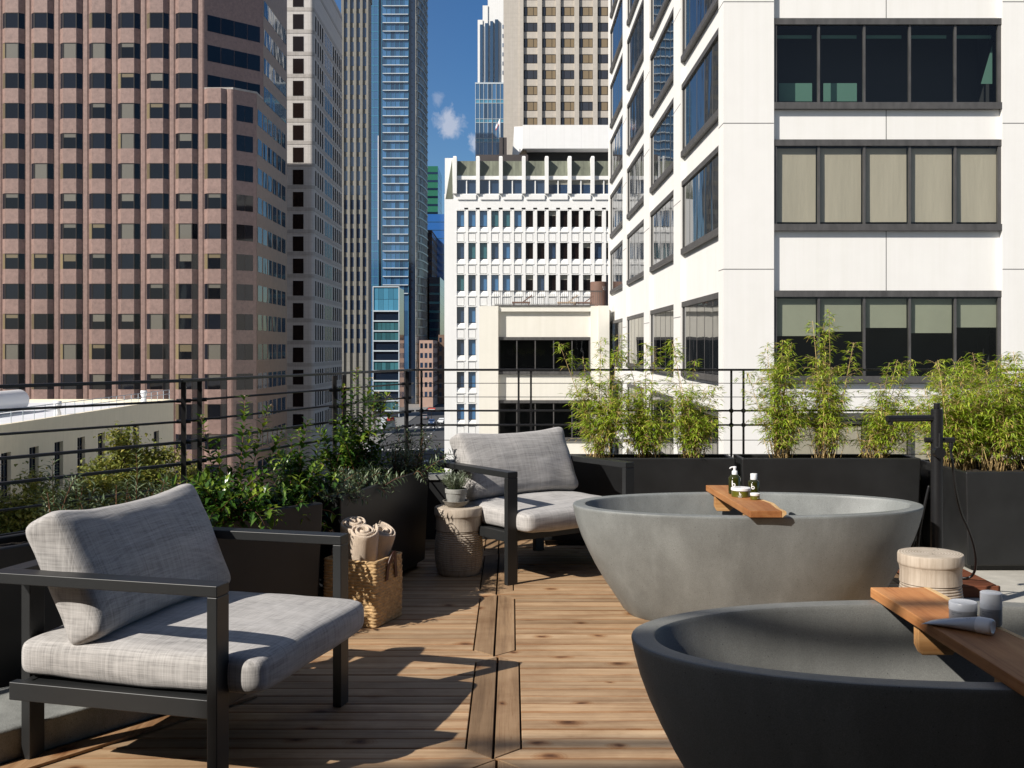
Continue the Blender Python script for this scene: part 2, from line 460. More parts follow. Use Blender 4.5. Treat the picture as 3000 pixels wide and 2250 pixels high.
    D['flower'] = M('cream_flower', (0.55, 0.42, 0.30), 0.7, rndv=0.3)
    D['plane'] = leafmat('plane_tree_leaf', (0.08, 0.11, 0.02), (0.19, 0.22, 0.042), (0.38, 0.34, 0.085), 0.3, 0.6)
    D['street_leaf'] = leafmat('street_tree_leaf', (0.06, 0.11, 0.01), (0.17, 0.26, 0.02), (0.30, 0.40, 0.04), 0.25, 0.6)
    D['dark_leaf'] = leafmat('dark_tree_leaf', (0.02, 0.035, 0.012), (0.04, 0.07, 0.02), (0.07, 0.11, 0.03), 0.2, 0.6)
    D['bark'] = M('bark', (0.10, 0.075, 0.055), 0.9, var=0.4, vs=5, bump=0.5, bs=10, bd=0.1)
    # buildings
    D['pink'] = granite('pink_granite', (0.252, 0.168, 0.144), 2.2)
    D['brown'] = granite('brown_polished_granite', (0.20, 0.125, 0.085), 1.2)
    D['tinted'] = opaqueglass('tinted_glass', (0.006, 0.008, 0.013), 0.05, 0.6, 0.25, 0.32)
    D['bronze'] = M('bronze_frame', (0.018, 0.014, 0.012), 0.4)
    D['fadedblind'] = M('pale_window_blind', (0.24, 0.23, 0.19), 0.6, coat=0.7)
    D['tanblind'] = M('tan_blind', (0.15, 0.115, 0.058), 0.6, coat=0.7, rndv=0.35)
    D['lightblind'] = M('pale_blind', (0.105, 0.096, 0.075), 0.6, coat=0.7, rndv=0.3)
    D['greystone'] = paneljoint('grey_stone_cladding', (0.52, 0.49, 0.465), 1.25, 1.22, 0.05, 0.75, 0.08, 0.6, 0.12)
    D['greyband'] = paneljoint('grey_stone_band', (0.40, 0.37, 0.345), 1.25, 0, 0.05, 0.8, 0.2, 0.6, 0.15)
    D['shadestone'] = paneljoint('shade_darkened_stone', (0.235, 0.228, 0.21), 3.4, 3.6, 0.08, 0.7, 0.15, 0.8, 0.25)  # stone colour darkened to stand for the ribbed tower lying in shade
    D['redglass'] = opaqueglass('dark_brown_glass', (0.012, 0.007, 0.006), 0.25, 0.5, 0.25, 0.2)
    D['darkpane'] = M('dark_flank_glass', (0.016, 0.011, 0.010), 0.6, spec=0.03, ior=1.1)
    D['blueglass'] = opaqueglass('blue_tower_glass', (0.035, 0.10, 0.20), 0.08, 0.55, 0.08, 1.0)
    D['tealglass'] = opaqueglass('teal_glass', (0.04, 0.13, 0.15), 0.08, 0.5, 0.1, 0.8)
    D['cyanglass'] = opaqueglass('cyan_glass', (0.07, 0.24, 0.36), 0.12, 0.25, 0.1, 0.8)
    D['greenpane'] = opaqueglass('green_glass', (0.03, 0.14, 0.09), 0.1, 0.4, 0.1, 0.8)
    D['skyblue'] = opaqueglass('sky_blue_glass', (0.03, 0.12, 0.36), 0.1, 0.3, 0.1, 0.9)
    D['navyglass'] = opaqueglass('navy_glass', (0.015, 0.03, 0.06), 0.08, 0.6, 0.1, 0.9)
    D['alum'] = M('pale_aluminium', (0.50, 0.56, 0.60), 0.4, var=0.1, vs=0.3)
    D['silver'] = M('silver_fins', (0.42, 0.41, 0.36), 0.35, var=0.25, vs=0.4, metal=0.3)
    D['white1'] = paneljoint('white_precast', (0.80, 0.785, 0.75), 0, 0, 0.03, 0.75, 0.03, 0.75, 0.045)
    D['white2'] = paneljoint('white_painted_concrete', (0.80, 0.795, 0.775), 0, 0, 0.03, 0.8, 0.03, 0.75, 0.05)
    D['cream'] = paneljoint('cream_precast', (0.76, 0.735, 0.66), 0, 0, 0.03, 0.8, 0.03, 0.75, 0.05)
    D['wpanel'] = paneljoint('white_roof_panel', (0.80, 0.795, 0.78), 2.1, 0, 0.05, 0.9, 0.03, 0.5, 0.03)
    D['copper'] = M('verdigris_copper', (0.135, 0.145, 0.105), 0.6, var=0.35, vs=1.4, stretch=(1, 1, 0.12), rndv=0.16)
    D['wframe'] = M('weathered_dark_metal', (0.075, 0.072, 0.070), 0.5, var=0.35, vs=3.0, stretch=(1.5, 1.5, 0.5))
    D['wglass'] = clearglass('office_glass', (0.74, 0.75, 0.71))
    D['flankglass'] = opaqueglass('dark_office_glass', (0.006, 0.008, 0.011), 0.03, 0.4, 0.55, 0.45, 0.045)
    D['room'] = M('dark_room', (0.025, 0.028, 0.032), 0.8)
    D['teal'] = M('teal_partition', (0.12, 0.26, 0.22), 0.7)
    D['blind'] = M('roller_blind', (0.60, 0.54, 0.455), 0.9, var=0.06, vs=2.0, stretch=(1, 1, 0.15), bump=0.35, bs=1.2, bd=0.1)
    D['blind2'] = M('grey_green_roller_blind', (0.40, 0.42, 0.34), 0.9, var=0.05, vs=2.0)
    D['ewall'] = paneljoint('buff_stone', (0.50, 0.455, 0.40), 1.0, 0.87, 0.04, 0.82, 0.1, 0.7, 0.1)
    D['ewin'] = M('beige_window_blind', (0.22, 0.16, 0.085), 0.5, coat=0.8, rndv=0.25)
    D['eglass'] = opaqueglass('grey_window_glass', (0.03, 0.03, 0.035), 0.06, 0.4)
    D['beige'] = paneljoint('beige_stucco', (0.80, 0.715, 0.54), 0, 0, 0.03, 0.8, 0.05, 0.85, 0.05)
    D['roofwhite'] = M('white_roof_membrane', (0.70, 0.71, 0.73), 0.7, var=0.1, vs=0.4)
    D['duct'] = M('white_duct', (0.75, 0.75, 0.75), 0.4)
    D['asphalt'] = M('asphalt', (0.05, 0.05, 0.052), 0.9, var=0.3, vs=0.4)
    D['pavement'] = M('pavement', (0.20, 0.195, 0.185), 0.9, var=0.2, vs=0.6)
    D['paint'] = M('road_paint', (0.62, 0.62, 0.60), 0.8)
    D['darkroof'] = M('dark_metal_roof', (0.06, 0.05, 0.048), 0.6, var=0.2, vs=0.6)
    D['black_recess'] = M('dark_louvre', (0.02, 0.019, 0.018), 0.6)
    D['pinkstucco'] = M('pink_stucco', (0.42, 0.28, 0.22), 0.8, var=0.15, vs=0.3)
    D['brick'] = M('dark_brick', (0.085, 0.055, 0.045), 0.8, var=0.2, vs=0.4)
    D['wallgrey'] = concmat('host_wall', (0.085, 0.066, 0.05), 0.1, 0.15, 0.6, 0.8)
    D['rust'] = M('brown_tank', (0.16, 0.09, 0.065), 0.6, var=0.2, vs=1.0)
    D['tan'] = M('tan_cover', (0.36, 0.27, 0.19), 0.8)
    D['carpaint'] = M('white_car_paint', (0.72, 0.73, 0.74), 0.25, coat=0.6)
    D['carblue'] = M('dark_blue_car_paint', (0.03, 0.06, 0.14), 0.25, coat=0.6)
    D['cargrey'] = M('grey_car_paint', (0.20, 0.21, 0.22), 0.25, coat=0.6)
    D['tyre'] = M('tyre', (0.02, 0.02, 0.02), 0.9)
    D['redsign'] = M('red_sign', (0.50, 0.045, 0.035), 0.5)
    D['orange'] = M('orange_barrier', (0.62, 0.14, 0.02), 0.5)
    D['cloth'] = M('dark_clothes', (0.03, 0.03, 0.04), 0.9)
    D['skin'] = M('skin', (0.45, 0.27, 0.19), 0.6)
    D['hair'] = M('hair', (0.02, 0.013, 0.01), 0.6)
mk()
# ------------------------------------------------------------------ camera, light, sky
cd = bpy.data.cameras.new('Camera'); cam = bpy.data.objects.new('Camera', cd); COL.objects.link(cam)
cam.location = (0, 0, CAMH); cam.rotation_euler = (radians(90), 0, 0)
cd.sensor_width = 36; cd.lens = 38.4; cd.shift_y = -0.035; cd.clip_start = 0.05; cd.clip_end = 4000
S.camera = cam

EL = radians(37.0)
LX, LY = 0.786, 0.618
ldir = Vector((LX * cos(EL), LY * cos(EL), -sin(EL)))
sd = bpy.data.lights.new('Sun', 'SUN'); sun = bpy.data.objects.new('Sun', sd); COL.objects.link(sun)
sd.energy = 5.0; sd.angle = radians(0.5); sd.color = (1.0, 0.94, 0.86)
sun.rotation_euler = ldir.to_track_quat('-Z', 'Y').to_euler(); sun.location = (-20, -16, 20)

W = bpy.data.worlds.new('World'); S.world = W; W.use_nodes = True
nt = W.node_tree; nt.nodes.clear()
wo = nt.nodes.new('ShaderNodeOutputWorld'); bg = nt.nodes.new('ShaderNodeBackground')
sky = nt.nodes.new('ShaderNodeTexSky'); sky.sky_type = 'NISHITA'; sky.sun_disc = False
sky.sun_elevation = EL; sky.sun_rotation = atan2(-LX, -LY); sky.altitude = 50
sky.air_density = 1.0; sky.dust_density = 0.8; sky.ozone_density = 2.6
# small white clouds, placed by direction
tc = nt.nodes.new('ShaderNodeTexCoord')
def cloud(center, rad, seed):
    sb = N(nt, 'ShaderNodeVectorMath', operation='SUBTRACT'); LK(nt, tc.outputs['Generated'], sb.inputs[0]); sb.inputs[1].default_value = center
    ml = N(nt, 'ShaderNodeVectorMath', operation='MULTIPLY'); LK(nt, sb.outputs[0], ml.inputs[0]); ml.inputs[1].default_value = (1 / rad[0], 1, 1 / rad[1])
    le = N(nt, 'ShaderNodeVectorMath', operation='LENGTH'); LK(nt, ml.outputs[0], le.inputs[0])
    ad = N(nt, 'ShaderNodeVectorMath', operation='ADD'); LK(nt, tc.outputs['Generated'], ad.inputs[0]); ad.inputs[1].default_value = (seed, seed, seed)
    nz = noise(nt, ad.outputs[0], 95.0, 8, 0.62, 0.4)
    v = mth(nt, 'SUBTRACT', mth(nt, 'ADD', 1.0, mth(nt, 'MULTIPLY', mth(nt, 'SUBTRACT', nz, 0.5), 2.1)), le.outputs['Value'])
    return mth(nt, 'MULTIPLY', mth(nt, 'MULTIPLY', v, 1.5, True), 0.62)
c1 = cloud((-0.0562, 0.9778, 0.2014), (0.0155, 0.0155), 3.1)
c2 = cloud((-0.0335, 0.9778, 0.186), (0.006, 0.011), 7.7)
c3 = cloud((-0.066, 0.9778, 0.222), (0.006, 0.007), 1.3)
cc = mth(nt, 'MAXIMUM', mth(nt, 'MAXIMUM', c1, c2), mth(nt, 'MULTIPLY', c3, 0.4))
hs = nt.nodes.new('ShaderNodeHueSaturation'); hs.inputs['Hue'].default_value = 0.506
# the sky is whiter towards the sun and deepest opposite it
dt = N(nt, 'ShaderNodeVectorMath', operation='DOT_PRODUCT'); LK(nt, tc.outputs['Generated'], dt.inputs[0]); dt.inputs[1].default_value = (-LX, -LY, 0.25)
mr = N(nt, 'ShaderNodeMapRange'); LK(nt, dt.outputs['Value'], mr.inputs[0])
for i_, v_ in ((1, -0.55), (2, 0.35), (3, 1.34), (4, 0.62)): mr.inputs[i_].default_value = v_
LK(nt, mr.outputs[0], hs.inputs['Saturation'])
LK(nt, sky.outputs[0], hs.inputs['Color'])
tint = mix(nt, 1.0, hs.outputs[0], (0.92, 0.98, 1.04), 'MULTIPLY')
colr = mix(nt, cc, tint, (7.5, 7.7, 8.6))
LK(nt, colr, bg.inputs[0]); bg.inputs[1].default_value = 0.072
LK(nt, bg.outputs[0], wo.inputs[0])
S.view_settings.view_transform = 'Standard'; S.view_settings.look = 'None'
S.view_settings.exposure = 0.3; S.view_settings.gamma = 1.0
S.cycles.use_denoising = True
S.cycles.max_bounces = 8; S.cycles.diffuse_bounces = 3; S.cycles.glossy_bounces = 4; S.cycles.transparent_max_bounces = 8
S.cycles.caustics_reflective = False; S.cycles.caustics_refractive = False
S.cycles.sample_clamp_indirect = 6.0

# ------------------------------------------------------------------ terrace ground
def terrace():
    mb = MB()
    mb.prism([(-3.2, -1.95), (7.5, -1.95), (7.5, 7.62), (-0.72, 7.62), (-1.10, 6.45), (-1.58, 5.02), (-2.2, 4.1), (-3.2, 2.6)], -0.9, -0.066)
    tag(mb.build('terrace_floor', MAT['floor'], bevel=0.004), kind='structure')
    # joints sawn in the slab
    # deck tiles: horizontal boards inside a mitred border
    P = 1.194 / 13
    mb = MB(); g = 0.0018
    zt, zb = 0.0, -0.055
    def board(poly, mi):
        r = random.random()
        dz = random.uniform(-0.0012, 0.0012)
        mb.prism(poly, zb, zt + dz, mi, r)
    def tile(x0, x1, y0, left=True, right=True, ymax=9):
        y1 = y0 + 13 * P
        if y0 > ymax: return
        xl = x0 + (P if left else 0); xr = x1 - (P if right else 0)
        gv = 0.0042
        board([(x0 + g, y0 + g), (x1 - g, y0 + g), (xr, y0 + P - g), (xl, y0 + P - g)] if (left and right) else
              [(x0 + g, y0 + g), (x1 - g, y0 + g), (xr, y0 + P - g), (x0 + g, y0 + P - g)], 0)
        yt = y1
        board([(xl if left else x0 + g, yt - P + g), (xr, yt - P + g), (x1 - g, yt - g), (x0 + g, yt - g)], 0)
        if left: board([(x0 + gv, y0 + 2 * g + 0.004), (xl - g, y0 + P + g), (xl - g, yt - P - g), (x0 + gv, yt - 2 * g - 0.004)], 1)
        if right: board([(x1 - gv, y0 + 2 * g + 0.004), (x1 - gv, yt - 2 * g - 0.004), (xr + g, yt - P - g), (xr + g, y0 + P + g)], 1)
        for k in range(1, 12):
            a = y0 + k * P
            xa, xb = xl + (gv if left else 0), xr - (gv if right else 0)
            board([(xa, a + g), (xb, a + g), (xb, a + P - g), (xa, a + P - g)], 0)
    Y0 = 3.578
    for k in range(-2, 4):
        y0 = Y0 + k * 1.194
        jx = [(-0.036), (-0.05), (-0.062), (-0.078), (-0.085), (-0.09)][k + 2]
        tile(-2.75 if k < 1 else -1.35, jx, y0, False, True)
        tile(jx, jx + 1.194, y0); 
        tile(jx + 1.194, jx + 2.388, y0)
    o = mb.build('deck', [MAT['deck'], MAT['deckv']], bevel=0.0022, seg=1)
    tag(o, kind='structure')
    # dark space between the boards
    mb = MB(); mb.box(-2.7, 2.30, 1.2, 8.3, -0.058, -0.03)
    tag(mb.build('deck_underlay', MAT['gap']), kind='structure')
    # concrete kerb along the angled edge
    mb = MB()
    k = [(-2.55, 2.40), (-1.655, 3.49), (-1.30, 3.95), (-1.10, 4.30), (-1.30, 4.72), (-1.62, 4.20), (-2.10, 3.72), (-2.95, 2.55)]
    mb.prism(k, 0.002, 0.115)
    kb = mb.build('kerb', MAT['kerb'], bevel=0.012); tag(kb, kind='structure')
    # oblique finishing board beside the kerb
    mb = MB()
    a = Vector((-2.49, 2.38)); b = Vector((-1.05, 4.25)); d = (b - a).normalized(); n = Vector((d.y, -d.x)) * 0.09
    mb.prism([tuple(a), tuple(a + n), tuple(b + n), tuple(b)], 0.003, 0.012)
    o = mb.build('deck_edge_board', woodmat('deck_edge_wood', 1, [(0.16, 0.08, 0.036), (0.33, 0.19, 0.095), (0.45, 0.29, 0.16)]))
    tag(o, kind='structure')
terrace()

# stained plinth at the end of the deck
def plinth():
    t = empty('wooden_plinth', (2.345, 6.17, -0.066))
    tag(t, 'low dark red wooden plinth on pale concrete behind the log stool', 'plinth')
    mb = MB()
    for i in range(6):
        mb.box(0.0, 0.405, 0.028 + i * 0.135, 0.028 + i * 0.135 + 0.13, 0.044, 0.068)
    mb.build('top_board', MAT['redwood'], t, bevel=0.003)
    mb = MB(); mb.box(-0.01, 0.415, 0.0, 0.025, 0.001, 0.066)
    mb.build('fascia', MAT['redwood'], t, bevel=0.003)
    mb = MB(); mb.box(0.02, 0.395, 0.05, 0.84, 0.001, 0.04)
    mb.build('base', MAT['gap'], t)
plinth()

# ------------------------------------------------------------------ host wall behind the viewer, which shades the near tub
def hostwall():
    t = empty('rooftop_pavilion', (2.5, -2.0, 0))
    tag(t, 'grey rendered rooftop pavilion wall with a handrail on top', 'pavilion')
    mb = MB(); mb.box(-10.1, 9.5, -4.0, 0.0, -0.06, 6.74)
    mb.box(0.9, 1.15, 0.001, 4.0, -0.06, 6.74)  # unseen side wing, added to cut sky light on the near tub
    mb.build('wall', MAT['wallgrey'], t)
    mb = MB(); mb.box(-7.7, 0.89, 0.01, 1.85, 2.9, 3.05); mb.build('sky_block_slab', MAT['wallgrey'], t)  # unseen slab, added to keep high sky light off the near tub
    mb = MB(); mb.tube([(-10, -0.05, 7.03), (9.4, -0.05, 7.03)], 0.035, 10)
    for i in range(9): mb.tube([(-9.8 + i * 2.4, -0.05, 6.74), (-9.8 + i * 2.4, -0.05, 7.03)], 0.02, 8)
    mb.build('handrail', MAT['iron'], t)
    mb = MB(); mb.box(-4.0, -2.6, -0.0, 0.02, -0.06, 2.2)
    mb.build('door', MAT['alu'], t)
hostwall()

# ------------------------------------------------------------------ parapet and railings
RB = Vector((-1.56, 5.11)); RC = Vector((-0.70, 7.72)); RA = RB - Vector((0.553, 0.833)) * 2.6
def parapet():
    t = empty('parapet_wall', (0, 0, 0))
    tag(t, 'low black parapet wall with a grey coping under the railings', 'parapet')
    def off(p, d, k):
        n = Vector((-d.y, d.x)).normalized(); return p + n * k
    d1 = (RB - RA).normalized(); d2 = (RC - RB).normalized(); d3 = Vector((1, 0))
    line = [RA, RB, RC, Vector((7.5, 7.72))]
    dm = (d1 + d2).normalized(); dn = (d2 + d3).normalized()
    dirs = [d1, dm, dn, d3]
    mbw, mbc = MB(), MB()
    for i in range(3):
        a0, a1 = off(line[i], dirs[i], 0.10), off(line[i], dirs[i], -0.05)
        b0, b1 = off(line[i + 1], dirs[i + 1], 0.10), off(line[i + 1], dirs[i + 1], -0.05)
        mbw.prism([tuple(a0), tuple(a1), tuple(b1), tuple(b0)], -0.8, 0.42)
        a0, a1 = off(line[i], dirs[i], 0.12), off(line[i], dirs[i], -0.07)
        b0, b1 = off(line[i + 1], dirs[i + 1], 0.12), off(line[i + 1], dirs[i + 1], -0.07)
        mbc.prism([tuple(a0), tuple(a1), tuple(b1), tuple(b0)], 0.421, 0.455)
    mbw.build('wall', MAT['planter'], t)
    mbc.build('coping', MAT['kerb'], t)
parapet()

RZ = [(1.192, 'top'), (1.097, 'rod'), (1.000, 'rod'), (0.903, 'bar'), (0.802, 'bar'), (0.695, 'rod'), (0.595, 'rod')]
def railing(name, label, pts, posts, style):
    t = empty(name, (pts[0][0], pts[0][1], 0)); tag(t, label, 'railing')
    o0 = Vector((pts[0][0], pts[0][1], 0))
    P = [Vector((p[0], p[1], 0)) - o0 for p in pts]
    for z, kind in RZ:
        mb = MB()
        for a, b in zip(P[:-1], P[1:]):
            d = (b - a).normalized(); n = Vector((-d.y, d.x, 0))
            w, h = {'top': (0.022, 0.007), 'rod': (0.0055, 0.0055), 'bar': (0.011, 0.0065)}[kind] if style == 'heavy' else \
                   {'top': (0.020, 0.0075), 'rod': (0.0024, 0.0024), 'bar': (0.007, 0.0065)}[kind]
            if kind == 'rod':
                mb.tube([a + Vector((0, 0, z)), b + Vector((0, 0, z))], w, 8)
            else:
                ex = d * (0.004)
                mb.prism([tuple((a - n * w).xy), tuple((b - n * w).xy), tuple((b + n * w).xy), tuple((a + n * w).xy)], z - h, z + h)
        mb.build({'top': 'top_rail', 'rod': 'rod', 'bar': 'rail_bar'}[kind], MAT['iron'], t, bevel=0.002 if kind != 'rod' else None, smooth=(kind == 'rod'))
    for (x, y, dx, dy, w, th) in posts:
        d = Vector((dx, dy)).normalized(); n = Vector((-d.y, d.x))
        c = Vector((x, y)) - o0.xy
        mb = MB()
        q = [c - d * th - n * w, c + d * th - n * w, c + d * th + n * w, c - d * th + n * w]
        mb.prism([tuple(p) for p in q], 0.456, 1.184)
        for z, kind in RZ[1:]:
            if kind == 'rod' and style != 'heavy': continue
            for s in ((-1, 1) if style == 'heavy' else (0,)):
                p = c + d * (th + 0.010) * s
                if style == 'heavy':
                    a = Vector((p.x - d.x * 0.012, p.y - d.y * 0.012, z)); b_ = Vector((p.x + d.x * 0.012, p.y + d.y * 0.012, z))
                    mb.tube([a, b_], 0.0095, 8)
                else:
                    # small welded gussets where a bar meets the post
                    for sx in (-1, 1):
                        for sz in (-1, 1):
                            x0 = c.x + sx * th
                            mb.add([(x0, c.y - 0.005, z + sz * 0.0065), (x0 + sx * 0.009, c.y - 0.005, z + sz * 0.0065), (x0, c.y - 0.005, z + sz * 0.0155),
                                    (x0, c.y + 0.005, z + sz * 0.0065), (x0 + sx * 0.009, c.y + 0.005, z + sz * 0.0065), (x0, c.y + 0.005, z + sz * 0.0155)],
                                   [(0, 1, 2), (3, 5, 4), (1, 4, 5, 2), (0, 3, 4, 1), (0, 2, 5, 3)])
        mb.build('post', MAT['iron'], t)
dN = (RB - RA).normalized(); dF = (RC - RB).normalized()
railing('railing', 'black iron railing of seven bars running back along the left edge of the terrace', [tuple(RA), tuple(RB), tuple(RC)],
        [(*(RB + dF * 0.04), 1, 0.25, 0.03, 0.011), (*(RB + dF * 0.17), 1, 0.25, 0.03, 0.011),
         (-1.05, 6.46, 1, 0.25, 0.03, 0.011), (-1.013, 6.585, 1, 0.25, 0.03, 0.011),
         (-0.735, 7.60, 1, 0.25, 0.03, 0.011), (RA.x + 0.3, RA.y + 0.45, 1, 0.25, 0.03, 0.011)], 'heavy')
railing('railing', 'black iron railing of thin wires behind the row of bamboo planters', [(RC.x + 0.02, 7.72), (7.4, 7.72)],
        [(-0.64, 7.72, 1, 0, 0.006, 0.0075)] + [(x, 7.72, 1, 0, 0.006, 0.007) for x in (0.047, 0.134, 1.55, 1.636, 3.05, 3.137, 4.55, 4.637)], 'light')

# ------------------------------------------------------------------ planters
def planter(o, ang, L, W_, H, label, z0=0.0, group='black planters along the railings'):
    """o = front left corner on plan, ang = heading of the front edge"""
    t = empty('planter', (o[0], o[1], z0), ang); tag(t, label, 'planter', group)
    mb = MB()
    tp = 0.02; w = 0.028
    def ring(ins, z): return [(ins, ins, z), (L - ins, ins, z), (L - ins, W_ - ins, z), (ins, W_ - ins, z)]
    rings = [ring(0.055, 0.0), ring(0.055, 0.035), ring(tp, 0.036), ring(0.0, H), ring(w, H), ring(w, H - 0.1)]
    vs = [p for r in rings for p in r]
    fs = [(3, 2, 1, 0)]
    for i in range(5):
        for k in range(4):
            k2 = (k + 1) % 4
            fs.append((i * 4 + k, i * 4 + k2, (i + 1) * 4 + k2, (i + 1) * 4 + k))
    fs.append((20, 21, 22, 23))
    mb.add(vs, fs)
    mb.build('shell', MAT['planter'], t, bevel=0.009, seg=3)
    mb = MB(); nx, ny = int(L / 0.04), int(W_ / 0.04)
    vs = []; fs = []
    for j in range(ny + 1):
        for i in range(nx + 1):
            x = w + (L - 2 * w) * i / nx; y = w + (W_ - 2 * w) * j / ny
            vs.append((x, y, H - 0.035 + 0.02 * mnoise.noise((x * 9 + o[0] * 5, y * 9, o[1])) + 0.012 * random.random()))
    for j in range(ny):
        for i in range(nx):
            a = j * (nx + 1) + i; fs.append((a, a + 1, a + nx + 2, a + nx + 1))
    mb.add(vs, fs); mb.build('soil', MAT['soil'], t)
    return t
planter((0.17, 7.40), 0.0, 1.345, 0.30, 0.60, 'black trough planter with three bamboo clumps behind the far armchair')
planter((1.555, 7.39), 0.0, 1.215, 0.30, 0.60, 'black trough planter with bamboo directly behind the far bathtub and tap')
planter((2.86, 6.88), 0.0, 1.3, 0.80, 0.63, 'deep black corner planter standing on pale concrete with dense bamboo', -0.066)
aL1 = radians(43.5)
planter((-2.09, 3.79), atan2(0.833, 0.553), 0.86, 0.25, 0.60, 'black trough planter hidden behind the back cushion of the near armchair')
planter((-1.534, 4.678), aL1, 0.86, 0.26, 0.60, 'black trough planter with glossy shrubs behind the near armchair', 0.0)
aL2 = radians(90 - 15.2)
planter((-0.861, 5.50), aL2, 1.325, 0.33, 0.60, 'black trough planter between the towel basket and the far left corner')

# ------------------------------------------------------------------ bathtubs
def tub(loc, label, rz=0.0, m_='tub'):
    t = empty('bathtub', loc, rz); tag(t, label, 'bathtub', 'freestanding stone bathtubs')
    A, Bm = 0.886, 0.455
    prof = [(0.60, 0.30, 0.0), (0.63, 0.315, 0.028), (0.676, 0.338, 0.10), (0.729, 0.366, 0.18), (0.770, 0.388, 0.25), (0.806, 0.408, 0.32),
            (0.838, 0.427, 0.39), (0.862, 0.441, 0.455), (0.877, 0.450, 0.51), (0.8835, 0.4548, 0.542), (0.8845, 0.4553, 0.5485), (0.8825, 0.4535, 0.5535), (0.8785, 0.450, 0.555), (0.873, 0.445, 0.5552),
            (0.832, 0.404, 0.5552), (0.8265, 0.3985, 0.555), (0.8225, 0.3945, 0.5535), (0.820, 0.392, 0.549), (0.8185, 0.3905, 0.542), (0.80, 0.380, 0.49), (0.775, 0.366, 0.42), (0.73, 0.343, 0.31), (0.67, 0.312, 0.215),
            (0.60, 0.277, 0.145), (0.50, 0.230, 0.105), (0.34, 0.155, 0.088), (0.15, 0.07, 0.083)]
    n = 128; vs = []; fs = []
    e = 2.0
    for (a, b, z) in prof:
        for k in range(n):
            th = 2 * pi * k / n
            c, s_ = cos(th), sin(th)
            wob = 1 + 0.0035 * mnoise.noise((c * 2.2, s_ * 2.2, z * 5 + loc[1]))
            # slightly pointed oval
            vs.append((a * c * wob, b * (abs(s_) ** 0.94) * (1 if s_ >= 0 else -1) * wob, z))
    m = len(prof)
    for i in range(m - 1):
        for k in range(n):
            k2 = (k + 1) % n
            fs.append((i * n + k, i * n + k2, (i + 1) * n + k2, (i + 1) * n + k))
    fs.append(tuple(range(n - 1, -1, -1))); fs.append(tuple((m - 1) * n + k for k in range(n)))
    mb = MB(); mb.add(vs, fs)
    mb.build('basin', MAT[m_], t, smooth=True, auto=35)
    mb = MB(); mb.lathe([(0.035, 0.0), (0.035, 0.004), (0.028, 0.006), (0.004, 0.006)], 24, (0, 0, 0.0835))
    mb.build('drain', MAT['black'], t)
    return t
tub((1.194, 5.56, 0.0), 'grey stone oval bathtub in full sun carrying the green bottles', radians(0.5))
tub((1.212, 2.98, 0.0), 'dark stone oval bathtub nearest the viewer, cut off by the frame', m_='tub2')

def tray(x0, y0, x1, y1, w0, w1, label, ripple, flip=1):
    """board across a tub with one live edge"""
    t = empty('bath_tray', ((x0 + x1) / 2, (y0 + y1) / 2, 0.556)); tag(t, label, 'bath tray', 'wooden trays across the bathtubs')
    cx, cy = (x0 + x1) / 2, (y0 + y1) / 2
    n = 26; L_, R_, R2 = [], [], []
    for i in range(n + 1):
        f = i / n
        x = x0 + (x1 - x0) * f - cx; y = y0 + (y1 - y0) * f - cy
        w = w0 + (w1 - w0) * f
        e = w + ripple(f)
        L_.append((x, y)); R_.append((x + e - 0.022, y)); R2.append((x + e, y))
    h = 0.033
    mb = MB(); mb.prism(L_ + R_[::-1], 0.001, h); mb.build('board', MAT['tray'], t, bevel=0.003)
    mb = MB()
    vs = []; 
    for i in range(n + 1):
        vs += [(R_[i][0] + 0.0005, R_[i][1], h), (R2[i][0] - 0.004, R2[i][1], h - 0.001), (R2[i][0], R2[i][1], h * 0.55), (R_[i][0] + 0.0005, R_[i][1], 0.001)]
    fs = []
    for i in range(n):
        for k in range(4):
            k2 = (k + 1) % 4
            fs.append((i * 4 + k, (i + 1) * 4 + k, (i + 1) * 4 + k2, i * 4 + k2))
    fs += [(0, 1, 2, 3), (n * 4 + 3, n * 4 + 2, n * 4 + 1, n * 4)]
    mb.add(vs, fs); mb.build('live_edge', MAT['sapwood'], t)
    return t
def cleat(t, y, x0, x1, d):
    mb = MB(); th = 0.038
    prof = [(x0, 0), (x1, 0), (x1, -0.055), (x1 - 0.03, -0.085), (x0 + 0.012, -0.085), (x0, -0.06)]
    vs = [(x, y, z) for x, z in prof] + [(x, y + th, z) for x, z in prof]
    n = len(prof)
    fs = [tuple(range(n)), tuple(range(2 * n - 1, n - 1, -1))] + [(i, n + i, n + (i + 1) % n, (i + 1) % n) for i in range(n)]
    mb.add(vs, fs); mb.build('cleat', MAT['cleat'], t, bevel=0.003)
t1 = tray(1.070, 6.03, 1.105, 5.075, 0.155, 0.168, 'cedar tray holding the green bottles across the far bathtub', lambda f: 0.006 * sin(f * 7) + 0.030 * max(0, 1 - abs(f - 0.72) / 0.2))
cleat(t1, -0.345, 0.02, 0.13, 1); cleat(t1, 0.30, -0.0, 0.11, 1)
t2 = tray(1.133, 3.455, 1.155, 2.46, 0.185, 0.205, 'cedar tray holding the pale tube and jars across the near bathtub', lambda f: 0.008 * sin(f * 9 + 1))
cleat(t2, 0.15, 0.012, 0.14, 1); cleat(t2, -0.375, 0.012, 0.15, 1); 

